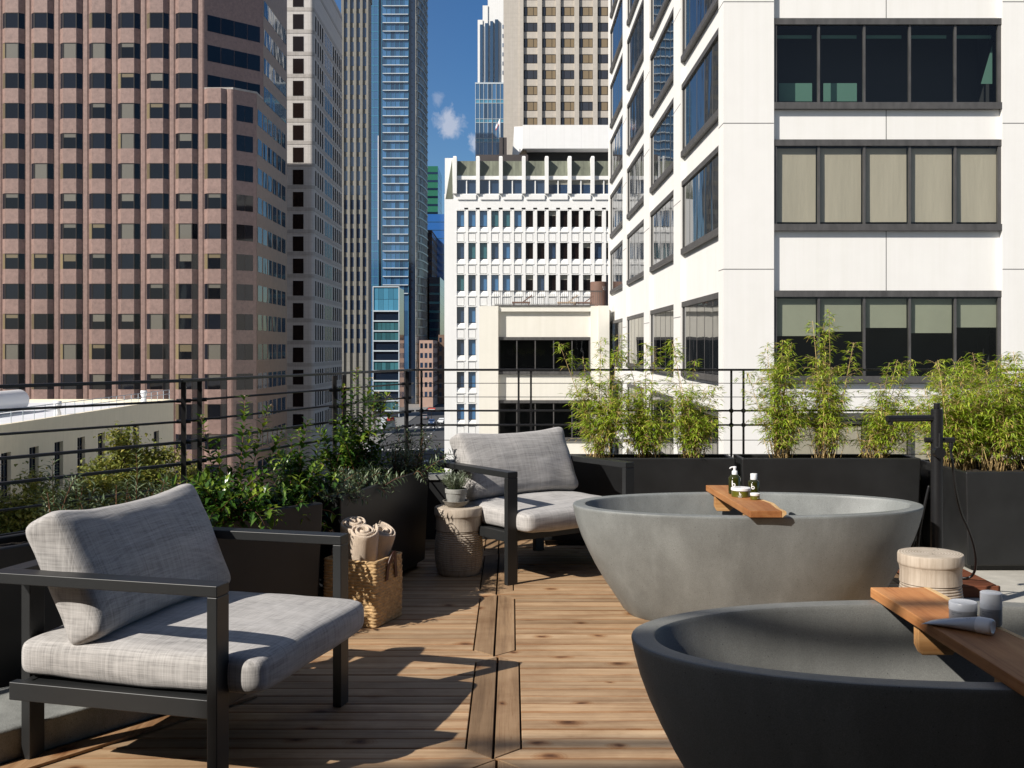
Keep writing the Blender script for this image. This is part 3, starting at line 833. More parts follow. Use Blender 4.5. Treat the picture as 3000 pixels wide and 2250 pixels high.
# ------------------------------------------------------------------ toiletries
def wrap_text(body, size, R, z, ang0, parent, mat, name='lettering', lean=0.0):
    cu = bpy.data.curves.new('txt', 'FONT'); cu.body = body; cu.size = size; cu.resolution_u = 2
    tmp = bpy.data.objects.new('txt', cu); COL.objects.link(tmp)
    dg = bpy.context.evaluated_depsgraph_get(); dg.update()
    me = bpy.data.meshes.new_from_object(tmp.evaluated_get(dg))
    vs = [(R * cos(ang0 + v.co.x / R), R * sin(ang0 + v.co.x / R), z + v.co.y) for v in me.vertices]
    fs = [tuple(p.vertices) for p in me.polygons]
    bpy.data.objects.remove(tmp); bpy.data.curves.remove(cu); bpy.data.meshes.remove(me)
    mb = MB(); mb.add(vs, fs)
    return mb.build(name, mat, parent)
def wrap_b(h, R, z, ang0, parent, thin=0.10, name='letter_mark'):
    """a lower case b drawn with a thin even stroke, laid round a cylinder"""
    mb = MB(); w = h * thin; rr = h * 0.30
    def pt(x, y): 
        a = ang0 + x / R
        return (R * cos(a), R * sin(a), z + y)
    mb.quad(pt(0, rr * 0.9), pt(w, rr * 0.9), pt(w, h), pt(0, h))
    n = 28; vs = []
    for k in range(n + 1):
        th = pi + 2 * pi * k / n
        for r in (rr - w, rr): vs.append(pt(rr + r * cos(th), rr + r * sin(th)))
    mb.add(vs, [(2 * k, 2 * k + 1, 2 * k + 3, 2 * k + 2) for k in range(n)])
    return mb.build(name, MAT['mark'], parent)

def wrap_print(R, z, ang0, parent, mat, lines):
    """lines of print too small to read"""
    mb = MB(); rr = random.Random(4)
    for i, (L, h) in enumerate(lines):
        x = 0.0; zz = z - i * h * 2.1
        while x < L:
            w = rr.uniform(0.5, 0.95) * h
            a, b = ang0 + x / R, ang0 + (x + w) / R
            mb.quad((R * cos(a), R * sin(a), zz), (R * cos(b), R * sin(b), zz), (R * cos(b), R * sin(b), zz + h), (R * cos(a), R * sin(a), zz + h * rr.choice((1, 1, 0.7))))
            x += w + h * 0.35
    return mb.build('print', mat, parent)

TZ = 0.556 + 0.0335
def pump_bottle():
    t = empty('pump_bottle', (1.155, 5.665, TZ)); tag(t, 'tall dark green pump bottle with white pump and a white letter b', 'pump bottle')
    mb = MB(); r = 0.032
    mb.lathe([(r - 0.003, 0), (r, 0.003), (r, 0.083), (r - 0.002, 0.087), (0.017, 0.099), (0.0145, 0.101)], 40)
    mb.build('body', MAT['greenglass'], t, smooth=True, auto=40)
    mb = MB()
    mb.lathe([(0.0145, 0.1005), (0.0145, 0.117), (0.012, 0.120), (0.0075, 0.121), (0.0075, 0.131), (0.0095, 0.132), (0.0095, 0.141), (0.007, 0.1425)], 28)
    mb.tube([(0, 0, 0.138), (-0.014, -0.003, 0.1385), (-0.022, -0.004, 0.136), (-0.027, -0.005, 0.131)], [0.0045, 0.0042, 0.0038, 0.003], 10)
    mb.build('pump', MAT['white'], t, smooth=True, auto=40)
    wrap_b(0.032, r + 0.0005, 0.040, radians(-128), t, 0.15)
    wrap_print(r + 0.0004, 0.008, radians(-128), t, MAT['mark'], [(0.012, 0.0016)])
def cap_bottle():
    t = empty('screw_bottle', (1.262, 5.70, TZ)); tag(t, 'short dark green bottle with white screw cap and a white letter b', 'bottle')
    mb = MB(); r = 0.030
    mb.lathe([(r - 0.003, 0), (r, 0.003), (r, 0.057), (r - 0.002, 0.061), (0.019, 0.069), (0.0175, 0.070)], 40)
    mb.build('body', MAT['greenglass'], t, smooth=True, auto=40)
    mb = MB(); mb.lathe([(0.0175, 0.0702), (0.0178, 0.072), (0.0178, 0.099), (0.0165, 0.101), (0.001, 0.101)], 32)
    mb.build('cap', MAT['white'], t, smooth=True, auto=40)
    wrap_b(0.030, r + 0.0005, 0.022, radians(-128), t, 0.15)
def jar(loc, r, h, hl, label, mark):
    t = empty('jar', loc); tag(t, label, 'jar', 'green glass jars with white lids')
    mb = MB(); mb.lathe([(r * 0.90, 0), (r * 0.95, 0.002), (r * 0.96, 0.006), (r * 0.96, h - 0.001), (r * 0.9, h)], 48)
    mb.build('body', MAT['greenjar'], t, smooth=True, auto=40)
    mb = MB(); mb.lathe([(r * 0.98, h), (r, h + 0.001), (r, h + hl - 0.002), (r - 0.002, h + hl), (0.001, h + hl)], 48, capb=True)
    mb.build('lid', MAT['white'], t, smooth=True, auto=40)
    if mark:
        R = r * 0.96 + 0.0004
        wrap_b(0.017, R, 0.0112, radians(-112), t, 0.17)
        wrap_print(R, 0.0078, radians(-118), t, MAT['mark'], [(0.021, 0.0013), (0.013, 0.0013), (0.018, 0.0016)])
    else:
        wrap_print(r * 0.96 + 0.0004, 0.010, radians(-75), t, MAT['mark'], [(0.013, 0.0016), (0.011, 0.0016)])
pump_bottle(); cap_bottle()
jar((1.166, 5.565, TZ), 0.050, 0.032, 0.014, 'wide green jar with white lid in front of the pump bottle', True)
jar((1.214, 5.455, TZ), 0.0245, 0.020, 0.012, 'tiny green jar with white lid at the corner of its tray', False)

def pale_jar():
    t = empty('cream_jar', (1.247, 3.02, TZ)); tag(t, 'pale grey cream jar with a wide flat lid behind the tube', 'jar')
    r = 0.0365
    mb = MB(); mb.lathe([(r - 0.002, 0), (r, 0.003), (r, 0.034)], 48); mb.build('body', MAT['greyplastic'], t, smooth=True, auto=40)
    mb = MB(); mb.lathe([(r + 0.0006, 0.0342), (r + 0.0006, 0.053), (r - 0.001, 0.055), (0.001, 0.055)], 48); mb.build('lid', MAT['paleplastic'], t, smooth=True, auto=40)
    wrap_text('BRIGHTENING', 0.0048, r + 0.0004, 0.027, radians(-165), t, MAT['ink'])
    wrap_print(r + 0.0004, 0.0225, radians(-165), t, MAT['ink'], [(0.009, 0.0016)])
def pale_bottle():
    t = empty('lotion_bottle', (1.309, 2.985, TZ)); tag(t, 'pale grey lotion bottle with a tall cap beside the cream jar', 'bottle')
    r = 0.0285
    mb = MB(); mb.lathe([(r - 0.002, 0), (r, 0.003), (r, 0.046)], 48); mb.build('body', MAT['greyplastic'], t, smooth=True, auto=40)
    mb = MB(); mb.lathe([(r + 0.0003, 0.0462), (r + 0.0003, 0.0585)], 48); mb.build('collar', MAT['paleplastic'], t, smooth=True, auto=40)
    mb = MB(); mb.lathe([(r - 0.0004, 0.0587), (r - 0.0004, 0.0875), (r - 0.003, 0.0895), (0.001, 0.0895)], 48); mb.build('cap', MAT['paleplastic'], t, smooth=True, auto=40)
    wrap_text('BRIGHTENING', 0.0045, r + 0.0004, 0.037, radians(-165), t, MAT['ink'])
    wrap_print(r + 0.0004, 0.0325, radians(-165), t, MAT['ink'], [(0.010, 0.0016), (0.013, 0.0014)])
def tube_():
    d = Vector((0.125, -0.135, 0)); L = d.length
    t = empty('cosmetic_tube', (1.139, 3.005, TZ), atan2(d.y, d.x)); tag(t, 'pale grey squeeze tube lying on its side on the near tray', 'tube')
    mb = MB(); n = 28; st = 14; vs = []; fs = []
    LB = 0.143
    for i in range(st + 1):
        f = i / st
        rz = 0.0006 + 0.0195 * (f ** 0.75); ry = 0.029 * (1 - f) + 0.0205 * f
        for k in range(n):
            a = 2 * pi * k / n
            vs.append((LB * f, ry * cos(a), 0.021 * f ** 0.75 + 0.001 + rz * sin(a)))
    for i in range(st):
        for k in range(n):
            k2 = (k + 1) % n; fs.append((i * n + k, i * n + k2, (i + 1) * n + k2, (i + 1) * n + k))
    fs.append(tuple(range(n - 1, -1, -1))); fs.append(tuple(st * n + k for k in range(n)))
    mb.add(vs, fs); b = mb.build('body', MAT['paleplastic'], t, smooth=True, auto=60)
    mb = MB(); prof = [(0.0212, 0.1435), (0.0215, 0.145), (0.0215, 0.178), (0.0195, 0.183), (0.016, 0.1845), (0.012, 0.1825), (0.001, 0.182)]
    vs = []; fs = []
    for (r, x) in prof:
        for k in range(n):
            a = 2 * pi * k / n; vs.append((x, r * cos(a), 0.0222 + r * sin(a)))
    for i in range(len(prof) - 1):
        for k in range(n):
            k2 = (k + 1) % n; fs.append((i * n + k, i * n + k2, (i + 1) * n + k2, (i + 1) * n + k))
    fs.append(tuple(range(n - 1, -1, -1)))
    mb.add(vs, fs); mb.build('cap', MAT['white'], t, smooth=True, auto=50)
    mb = MB()
    # small printed ring mark on the upper side
    for q in range(14):
        a0, a1 = 2 * pi * q / 14, 2 * pi * (q + 1) / 14
        def sp(a, r): 
            x = 0.122 + r * cos(a); y = -0.008 + r * sin(a)
            f = x / LB; rz = 0.0006 + 0.0195 * f ** 0.75; ry = 0.029 * (1 - f) + 0.0205 * f
            return (x, y, 0.021 * f ** 0.75 + 0.0014 + rz * sqrt(max(0, 1 - (y / ry) ** 2)))
        if q % 4 != 3: mb.quad(sp(a0, 0.0042), sp(a0, 0.005), sp(a1, 0.005), sp(a1, 0.0042))
    mb.build('print', MAT['ink'], t)
pale_jar(); pale_bottle(); tube_()

# ------------------------------------------------------------------ log stools and pot
def stool(loc, rz, label):
    t = empty('log_stool', loc, rz); tag(t, label, 'stool', 'turned log stools')
    prof = [(0.120, 0.0), (0.128, 0.012), (0.132, 0.03)]
    z = 0.036
    k = 0
    while z < 0.262:
        f = (z - 0.036) / 0.226
        r = 0.134 + 0.0115 * sin(pi * min(1, f * 1.05) * 0.9 + 0.25)
        prof += [(r - 0.0045, z), (r - 0.001, z + 0.0015), (r + 0.0006, z + 0.006), (r - 0.001, z + 0.0108), (r - 0.0045, z + 0.0122)]
        z += 0.0126
    prof += [(0.1385, 0.266), (0.137, 0.29), (0.1365, 0.318), (0.139, 0.336), (0.1415, 0.3445)]
    n = 72
    mb = MB(); mb.lathe(prof, n, sx=1.0, sy=0.985)
    mb.build('base', MAT['log'], t, smooth=True, auto=50)
    mb = MB(); vs = []; fs = []
    pr = [(0.141, 0.3447), (0.1455, 0.350), (0.1465, 0.357), (0.1465, 0.392), (0.1435, 0.3985), (0.139, 0.400), (0.10, 0.4005), (0.05, 0.3998), (0.012, 0.400)]
    mb.lathe(pr, n, sx=1.0, sy=0.985)
    o = mb.build('seat', [MAT['log'], MAT['logend']], t, smooth=True, auto=40)
    me = o.data
    for p in me.polygons:
        if p.normal.z > 0.9: p.material_index = 1
    # drying cracks in the seat
    mb = MB()
    for a, L0, L1 in ((0.4, 0.03, 0.10), (2.5, 0.02, 0.07), (-1.2, 0.05, 0.13)):
        for i in range(4):
            r0 = L0 + (L1 - L0) * i / 4; r1 = L0 + (L1 - L0) * (i + 1) / 4
            aa = a + 0.1 * sin(i * 2.1); ab = a + 0.1 * sin((i + 1) * 2.1)
            p = Vector((r0 * cos(aa), r0 * sin(aa), 0.4009)); q = Vector((r1 * cos(ab), r1 * sin(ab), 0.4009))
            s_ = Vector((-(q - p).y, (q - p).x, 0)).normalized() * 0.0007
            mb.quad(p - s_, q - s_, q + s_, p + s_)
    mb.build('crack', MAT['gap'], o)
    return t
stool((-0.318, 6.53, 0.0), 0.6, 'pale turned log stool under the potted lavender')
stool((1.935, 5.05, 0.0), 2.1, 'pale turned log stool between the two bathtubs, nothing on it')

def pot():
    t = empty('flower_pot', (-0.334, 6.51, 0.4015)); tag(t, 'small pale grey clay flower pot on the log stool', 'flower pot')
    mb = MB(); mb.lathe([(0.050, 0.0), (0.064, 0.012), (0.0765, 0.033), (0.080, 0.034), (0.080, 0.037), (0.072, 0.036), (0.058, 0.012), (0.004, 0.010)], 40)
    mb.build('saucer', MAT['saucer'], t, smooth=True, auto=40)
    mb = MB(); mb.lathe([(0.050, 0.0112), (0.053, 0.02), (0.0615, 0.082), (0.0645, 0.083), (0.066, 0.106), (0.064, 0.108), (0.059, 0.107), (0.057, 0.092), (0.002, 0.092)], 40)
    mb.build('body', MAT['pot'], t, smooth=True, auto=40)
    mb = MB(); mb.lathe([(0.056, 0.0925), (0.05, 0.096), (0.002, 0.098)], 24); mb.build('soil', MAT['soil'], t)
    p = empty('lavender_plant', (-0.334, 6.51, 0.498)); tag(p, 'small grey green lavender growing in the clay pot', 'lavender')
    ml, ms = MB(), MB()
    rnd = random.Random(5)
    for i in range(95):
        a = rnd.uniform(0, 2 * pi); sp = rnd.uniform(0.05, 1.0)
        h = rnd.uniform(0.055, 0.10) * (1.15 - 0.4 * sp)
        d = Vector((cos(a) * sp * 0.95, sin(a) * sp * 0.95, 1.0)).normalized()
        b = Vector((cos(a), sin(a), 0)) * 0.04 * rnd.random()
        tip = b + d * (h + 0.035 * sp)
        ms.tube([b, tip], 0.0009, 4)
        for q in range(11):
            f = 0.25 + 0.75 * q / 10
            la = rnd.uniform(0, 2 * pi)
            ld = (d * 0.8 + Vector((cos(la), sin(la), rnd.uniform(-0.1, 0.4)))).normalized()
            ml.leaf(b.lerp(tip, f), ld, Vector((0, 0, 1)), rnd.uniform(0.018, 0.03), 0.0042, droop=0.12)
    ms.build('stem', MAT['olive'], p); ml.build('foliage', MAT['lav'], p)
pot()
# ------------------------------------------------------------------ armchairs
def cushion(name, c, size, tilt, parent, seed, crown=0.22, pinch=0.0, rad=0.055, top_extra=0.0, sag=0.0, nn=22):
    """soft boxed cushion; size = full w, d, h; tilt about the lateral axis"""
    w, d, h = [s * 0.5 for s in size]
    vs = {}; V = []; F = []
    def vert(i, j, k):
        key = (i, j, k)
        if key in vs: return vs[key]
        p = Vector((2 * i / nn - 1, 2 * j / nn - 1, 2 * k / nz - 1))
        # ease spacing towards the edges
        q = [math.copysign(1 - (1 - abs(t)) ** 1.0, t) for t in p]
        x, y, z = q[0] * w, q[1] * d, q[2] * h
        # round the box
        core = Vector((max(-w + rad, min(w - rad, x)), max(-d + rad, min(d - rad, y)), max(-h + rad * 0.85, min(h - rad * 0.85, z))))
        dv = Vector((x, y, z)) - core
        if dv.length > 1e-9:
            m = max(abs(dv.x), abs(dv.y), abs(dv.z)); dv = dv.normalized() * min(rad, m if m < rad else rad) if dv.length > m else dv
        P = core + dv
        fx, fy, fz = P.x / w, P.y / d, P.z / h
        P.z *= 1 + crown * (1 - fx * fx) * (1 - fy * fy) - 0.10 * (fx * fx * fy * fy)
        P.x *= 1 + 0.022 * (1 - fz * fz) * (1 - fy ** 4)
        P.y *= 1 + 0.030 * (1 - fz * fz) * (1 - fx ** 4)
        # corner ears
        e = (abs(fx) * abs(fy)) ** 6
        P.x *= 1 + pinch * e; P.y *= 1 + pinch * e
        n1 = mnoise.noise((P.x * 6 + seed, P.y * 6, P.z * 6)); n2 = mnoise.noise((P.x * 15, P.y * 15 + seed, P.z * 15))
        P += Vector((0.4, 0.4, 1.0)) * (0.006 * n1 + 0.0022 * n2)
        P.y -= sag * (1 - fx * fx) * max(0, fy) - 0.4 * sag * (1 - fx * fx) * max(0, -fy)
        if tilt:
            c_, s_ = cos(tilt), sin(tilt)
            P = Vector((P.x, P.y * c_ - P.z * s_, P.y * s_ + P.z * c_))
        V.append(P + Vector(c)); vs[key] = len(V) - 1
        return vs[key]
    nz = max(6, int(nn * 0.4))
    for (a, b, fix, lim, order) in (('i', 'j', 'k', nz, 0), ('i', 'k', 'j', nn, 1), ('j', 'k', 'i', nn, 2)):
        na = nn; nb = nn if b == 'j' else nz
        for side in (0, lim):
            for p in range(na):
                for q in range(nb):
                    def idx(p, q):
                        if order == 0: return vert(p, q, side)
                        if order == 1: return vert(p, side, q)
                        return vert(side, p, q)
                    f = (idx(p, q), idx(p + 1, q), idx(p + 1, q + 1), idx(p, q + 1))
                    flip = (side == 0) if order in (0, 2) else (side != 0)
                    F.append(f[::-1] if flip else f)
    mb = MB(); mb.add(V, F)
    o = mb.build(name, MAT['fabric'], parent, smooth=True)
    s = o.modifiers.new('Subd', 'SUBSURF'); s.levels = 1; s.render_levels = 1
    return o

def armchair(loc, rz, label, seed):
    t = empty('armchair', (loc[0], loc[1], 0), rz); tag(t, label, 'armchair', 'grey outdoor armchairs')
    Wd, Dp, Ht, bw, bt = 0.965, 0.80, 0.642, 0.072, 0.034
    A = MAT['alu']
    for x0 in (0, Wd - bw):
        mb = MB(); mb.box(x0, x0 + bw, 0.0, bt, 0.0, Ht - bt - 0.0005); mb.build('leg', A, t, bevel=0.003)
        mb = MB(); mb.box(x0, x0 + bw, 0.0, Dp, Ht - bt, Ht); mb.build('armrest', A, t, bevel=0.003)
    for x0 in (0.125, Wd - 0.125 - bw):
        mb = MB(); mb.box(x0, x0 + bw, Dp - 0.052, Dp - 0.052 + bt, 0.0, Ht - bt - 0.001); mb.build('leg', A, t, bevel=0.003)
    mb = MB(); mb.box(bw + 0.0006, Wd - bw - 0.0006, Dp - bw, Dp, Ht - bt, Ht); mb.build('back_rail', A, t, bevel=0.003)
    mb = MB()
    mb.box(0.030, 0.066, bt + 0.001, Dp - 0.05, 0.235, 0.292); mb.box(Wd - 0.066, Wd - 0.030, bt + 0.001, Dp - 0.05, 0.235, 0.292)
    mb.box(0.0665, Wd - 0.0665, 0.050, 0.082, 0.236, 0.291); mb.box(0.0665, Wd - 0.0665, Dp - 0.105, Dp - 0.073, 0.236, 0.291)
    mb.box(0.067, Wd - 0.067, 0.083, Dp - 0.106, 0.270, 0.289)
    mb.build('seat_frame', A, t, bevel=0.003)
    cushion('seat_cushion', (Wd / 2, 0.325, 0.356), (0.83, 0.85, 0.130), 0, t, seed, crown=0.26, rad=0.048, pinch=0.020)
    # the back cushion is built lying flat, then stood up against the rail
    cushion('back_cushion', (Wd / 2, 0.588, 0.614), (0.815, 0.418, 0.160), radians(90 - 25) , t, seed + 9, crown=0.38, rad=0.046, pinch=0.090, sag=0.024)
    return t
armchair((-0.871, 3.223), radians(75), 'grey cushioned black metal armchair nearest the viewer, on the left', 2.0)
armchair((-0.025, 6.18), radians(36), 'grey cushioned black metal armchair in the far corner behind the log stool', 5.0)

# ------------------------------------------------------------------ basket and towels
def basket():
    t = empty('basket', (-0.655, 5.235, 0.0), radians(69)); tag(t, 'square woven jute basket with dark red leather handles', 'basket')
    w, h = 0.285, 0.318
    mb = MB()
    rows = 21; nu = 36; nr = rows * 6
    per = []
    r = 0.022
    def outline(u):
        """u in 0..4 around a rounded square"""
        side = int(u) % 4; f = u - int(u)
        P = [(0, 0), (w, 0), (w, w), (0, w)]; a = Vector(P[side]); b = Vector(P[(side + 1) % 4])
        d = (b - a).normalized(); n = Vector((d.y, -d.x))
        p = a.lerp(b, f)
        # round corners by easing towards the middle
        e = min(f, 1 - f) * w
        k = max(0, 1 - e / r)
        c = Vector((w / 2, w / 2))
        p = p + (c - p).normalized() * (0.0065 * k * k)
        nn_ = (n * (1 - 0.5 * k) + (p - c).normalized() * 0.5 * k).normalized()
        return p, nn_
    NU = 4 * 44
    vs = []; fs = []
    for j in range(nr + 1):
        z = 0.002 + h * j / nr
        ph = j / 6.0
        row = floor(ph); fr = ph - row
        for i in range(NU):
            u = 4 * i / NU
            p, n = outline(u)
            braid = abs(sin(pi * fr)) ** 0.6
            tw = sin(2 * pi * (u * 5.5 + (0.5 if row % 2 else 0)) + (fr - 0.5) * 3.0 * (1 if row % 2 else -1))
            dsp = 0.0052 * braid * (0.72 + 0.42 * tw) + 0.0016 * mnoise.noise((p.x * 70, p.y * 70, z * 70))
            bul = 0.004 * sin(pi * j / nr)
            q = p + n * (dsp + bul)
            vs.append((q.x, q.y, z))
    for j in range(nr):
        for i in range(NU):
            i2 = (i + 1) % NU
            fs.append((j * NU + i, j * NU + i2, (j + 1) * NU + i2, (j + 1) * NU + i))
    # rim and inner wall
    b0 = len(vs)
    for (ins, z) in ((0.012, h + 0.001), (0.013, 0.14)):
        for i in range(NU):
            p, n = outline(4 * i / NU); q = p - n * ins; vs.append((q.x, q.y, z))
    top = nr * NU
    for (a, b) in ((top, b0), (b0, b0 + NU)):
        for i in range(NU):
            i2 = (i + 1) % NU; fs.append((a + i, a + i2, b + i2, b + i))
    fs.append(tuple(b0 + NU + i for i in range(NU)))
    mb.add(vs, fs); mb.build('body', MAT['jute'], t, smooth=True)
    # straps: flat leather loops on two opposite sides
    def strap(yo, sgn):
        mb = MB(); pts = []
        for i in range(15):
            f = i / 14; x = 0.095 + 0.10 * f
            z = h - 0.105 if i in (0, 14) else h - 0.105 + 0.125 * sin(pi * f) ** 0.7
            pts.append((x, z))
        wd = 0.013
        vs = []
        for i, (x, z) in enumerate(pts):
            f = i / 14; out = 0.011 + 0.016 * sin(pi * f) ** 2
            tx = pts[min(i + 1, 14)][0] - pts[max(i - 1, 0)][0]; tz = pts[min(i + 1, 14)][1] - pts[max(i - 1, 0)][1]
            l = sqrt(tx * tx + tz * tz); nx, nz_ = -tz / l, tx / l
            if i in (0, 14): nx, nz_ = (-1, 0) if i == 0 else (1, 0)
            for s_ in (-1, 1):
                for o_ in (0, 0.0028):
                    vs.append((x + nx * wd * s_, yo + sgn * (out + o_), z + nz_ * wd * s_))
        fs = []
        for i in range(14):
            a = i * 4; b = a + 4
            fs += [(a, a + 2, b + 2, b), (a + 1, b + 1, b + 3, a + 3), (a, b, b + 1, a + 1), (a + 2, a + 3, b + 3, b + 2)]
        mb.add(vs, fs); mb.build('handle', MAT['leather'], t, smooth=True, auto=40)
    strap(0.0, -1); strap(w, 1)
    return t
bk = basket()
def towel(lx, ly, tiltx, tilty, rz, zt, label, flap):
    m = Matrix.Rotation(radians(69), 3, 'Z') @ Vector((lx, ly, 0))
    t = MB(); H = 0.27
    turns = 2.6; n = 92
    sec = []
    vs = []; fs = []
    for i in range(n + 1):
        f = i / n; a = f * turns * 2 * pi
        r = 0.012 + 0.056 * f ** 0.9 + (flap * max(0, (f - 0.93) / 0.07) ** 2)
        th = 0.0088 * (1 - 0.15 * f)
        rise = 0.010 * (1 - f) + 0.006 * mnoise.noise((a, lx * 9, 1.3))
        for (dr, z) in ((th, 0.0), (th, H * 0.55), (th, H - 0.009 + rise), (th * 0.6, H - 0.002 + rise), (0, H + rise), (-th * 0.6, H - 0.002 + rise), (-th, H - 0.009 + rise), (-th, 0.0)):
            rr = (r + dr) * (1 + 0.05 * mnoise.noise((cos(a) * 1.5, sin(a) * 1.5, z * 8 + ly * 7)))
            vs.append((rr * cos(a), rr * sin(a), z))
    for i in range(n):
        for k in range(7):
            fs.append((i * 8 + k, (i + 1) * 8 + k, (i + 1) * 8 + k + 1, i * 8 + k + 1))
    for e in (0, n): fs.append(tuple(e * 8 + k for k in range(8)))
    R = Matrix.Rotation(radians(tiltx), 3, 'X') @ Matrix.Rotation(radians(tilty), 3, 'Y') @ Matrix.Rotation(radians(rz), 3, 'Z')
    t.add(vs, fs)
    o = t.build('rolled_towel', MAT['towel'], None, smooth=True)
    o.rotation_euler = R.to_euler()
    top = Vector((-0.655 + m.x, 5.235 + m.y, zt)); ax = R @ Vector((0, 0, H))
    o.location = top - ax
    s = o.modifiers.new('Subd', 'SUBSURF'); s.levels = 1; s.render_levels = 1
    tag(o, label, 'towel', 'rolled towels standing in the basket')
towel(0.075, 0.105, 22, 6, 200, 0.455, 'rolled sand towel at the front left of the basket, overlapping the other two', 0.026)
towel(0.125, 0.185, 16, 0, 60, 0.482, 'rolled sand towel standing tallest at the back of the basket', 0.012)
towel(0.225, 0.075, 16, 20, 250, 0.435, 'rolled sand towel leaning right above the basket handle', 0.03)

# ------------------------------------------------------------------ bath tap
def tap():
    t = empty('bath_tap', (2.225, 5.72, 0.0)); tag(t, 'matte black floor standing bath tap with hose at the end of the far bathtub', 'tap')
    K = MAT['black']
    mb = MB(); mb.lathe([(0.055, 0.0), (0.055, 0.010), (0.031, 0.011), (0.031, 1.006), (0.0315, 1.0065), (0.0315, 1.012), (0.031, 1.0125), (0.031, 1.024), (0.029, 1.026)], 40); mb.build('column', K, t, smooth=True, auto=35)
    mb = MB(); mb.lathe([(0.016, 1.0265), (0.0165, 1.028), (0.0165, 1.055), (0.015, 1.057)], 28); mb.build('diverter_knob', K, t, smooth=True, auto=35)
    mb = MB(); d = Vector((-0.985, -0.17, 0)).normalized()
    mb.tube([d * 0.02 + Vector((0, 0, 0.979)), d * 0.282 + Vector((0, 0, 0.979))], 0.0172, 24)
    e = d * 0.262 + Vector((0, 0, 0.979)); mb.tube([e + Vector((0, 0, -0.012)), e + Vector((0, 0, -0.032))], 0.0125, 20)
    mb.build('spout', K, t, smooth=True, auto=35)
    mb = MB(); mb.tube([(-0.064, -0.004, 0.864), (-0.0446, -0.004, 0.864), (-0.044, -0.004, 0.864), (-0.0434, -0.004, 0.864), (0.090, -0.004, 0.864)], [0.0143, 0.0143, 0.0125, 0.0143, 0.0143], 20); mb.tube([(0.072, -0.004, 0.852), (0.072, -0.004, 0.828)], 0.012, 18)
    mb.build('cross_body', K, t, smooth=True, auto=35)
    mb = MB(); mb.tube([(-0.006, -0.020, 0.803), (-0.006, -0.062, 0.803)], 0.029, 32); hb = mb.build('handle', K, t, smooth=True, auto=35)
    mb = MB(); mb.tube([(-0.004, -0.045, 0.828), (-0.001, -0.040, 0.902)], 0.0062, 12); mb.build('lever', K, hb, smooth=True, auto=35)
    path = [(0.072, -0.004, 0.828), (0.073, -0.004, 0.79), (0.085, 0.0, 0.72), (0.115, 0.04, 0.60), (0.181, 0.13, 0.467), (0.261, 0.23, 0.363), (0.331, 0.33, 0.264), (0.387, 0.43, 0.163), (0.423, 0.53, 0.073),
            (0.425, 0.60, 0.020), (0.385, 0.61, 0.012), (0.29, 0.60, 0.012), (0.10, 0.55, 0.012)]
    # smooth the path and add ribs
    P = [Vector(p) for p in path]; pts = []
    for i in range(len(P) - 1):
        p0, p1, p2, p3 = P[max(i - 1, 0)], P[i], P[i + 1], P[min(i + 2, len(P) - 1)]
        for q in range(26):
            f = q / 26
            pts.append(0.5 * ((2 * p1) + (p2 - p0) * f + (2 * p0 - 5 * p1 + 4 * p2 - p3) * f * f + (3 * p1 - p0 - 3 * p2 + p3) * f ** 3))
    rs = [0.0066 + (0.0011 if i % 2 else -0.0007) for i in range(len(pts))]
    for i in range(14): rs[i] = 0.0095
    mb = MB(); mb.tube(pts, rs, 10); mb.build('hose', K, t, smooth=True, auto=60)
    mb = MB(); pts = [Vector((-0.03 - 0.055 * sin(f * pi / 2), 0.03 + 0.03 * f, 0.62 - 0.42 * f)) for f in [i / 60 for i in range(61)]]
    mb.tube(pts, [0.0066 + (0.0011 if i % 2 else -0.0007) for i in range(61)], 10); mb.build('hose', K, t, smooth=True, auto=60)
    mb = MB(); mb.tube([(-0.115, 0.05, 0.46), (-0.10, 0.05, 0.36), (-0.125, 0.05, 0.27)], [0.013, 0.015, 0.012], 14); mb.build('hand_shower', K, t, smooth=True)
tap()

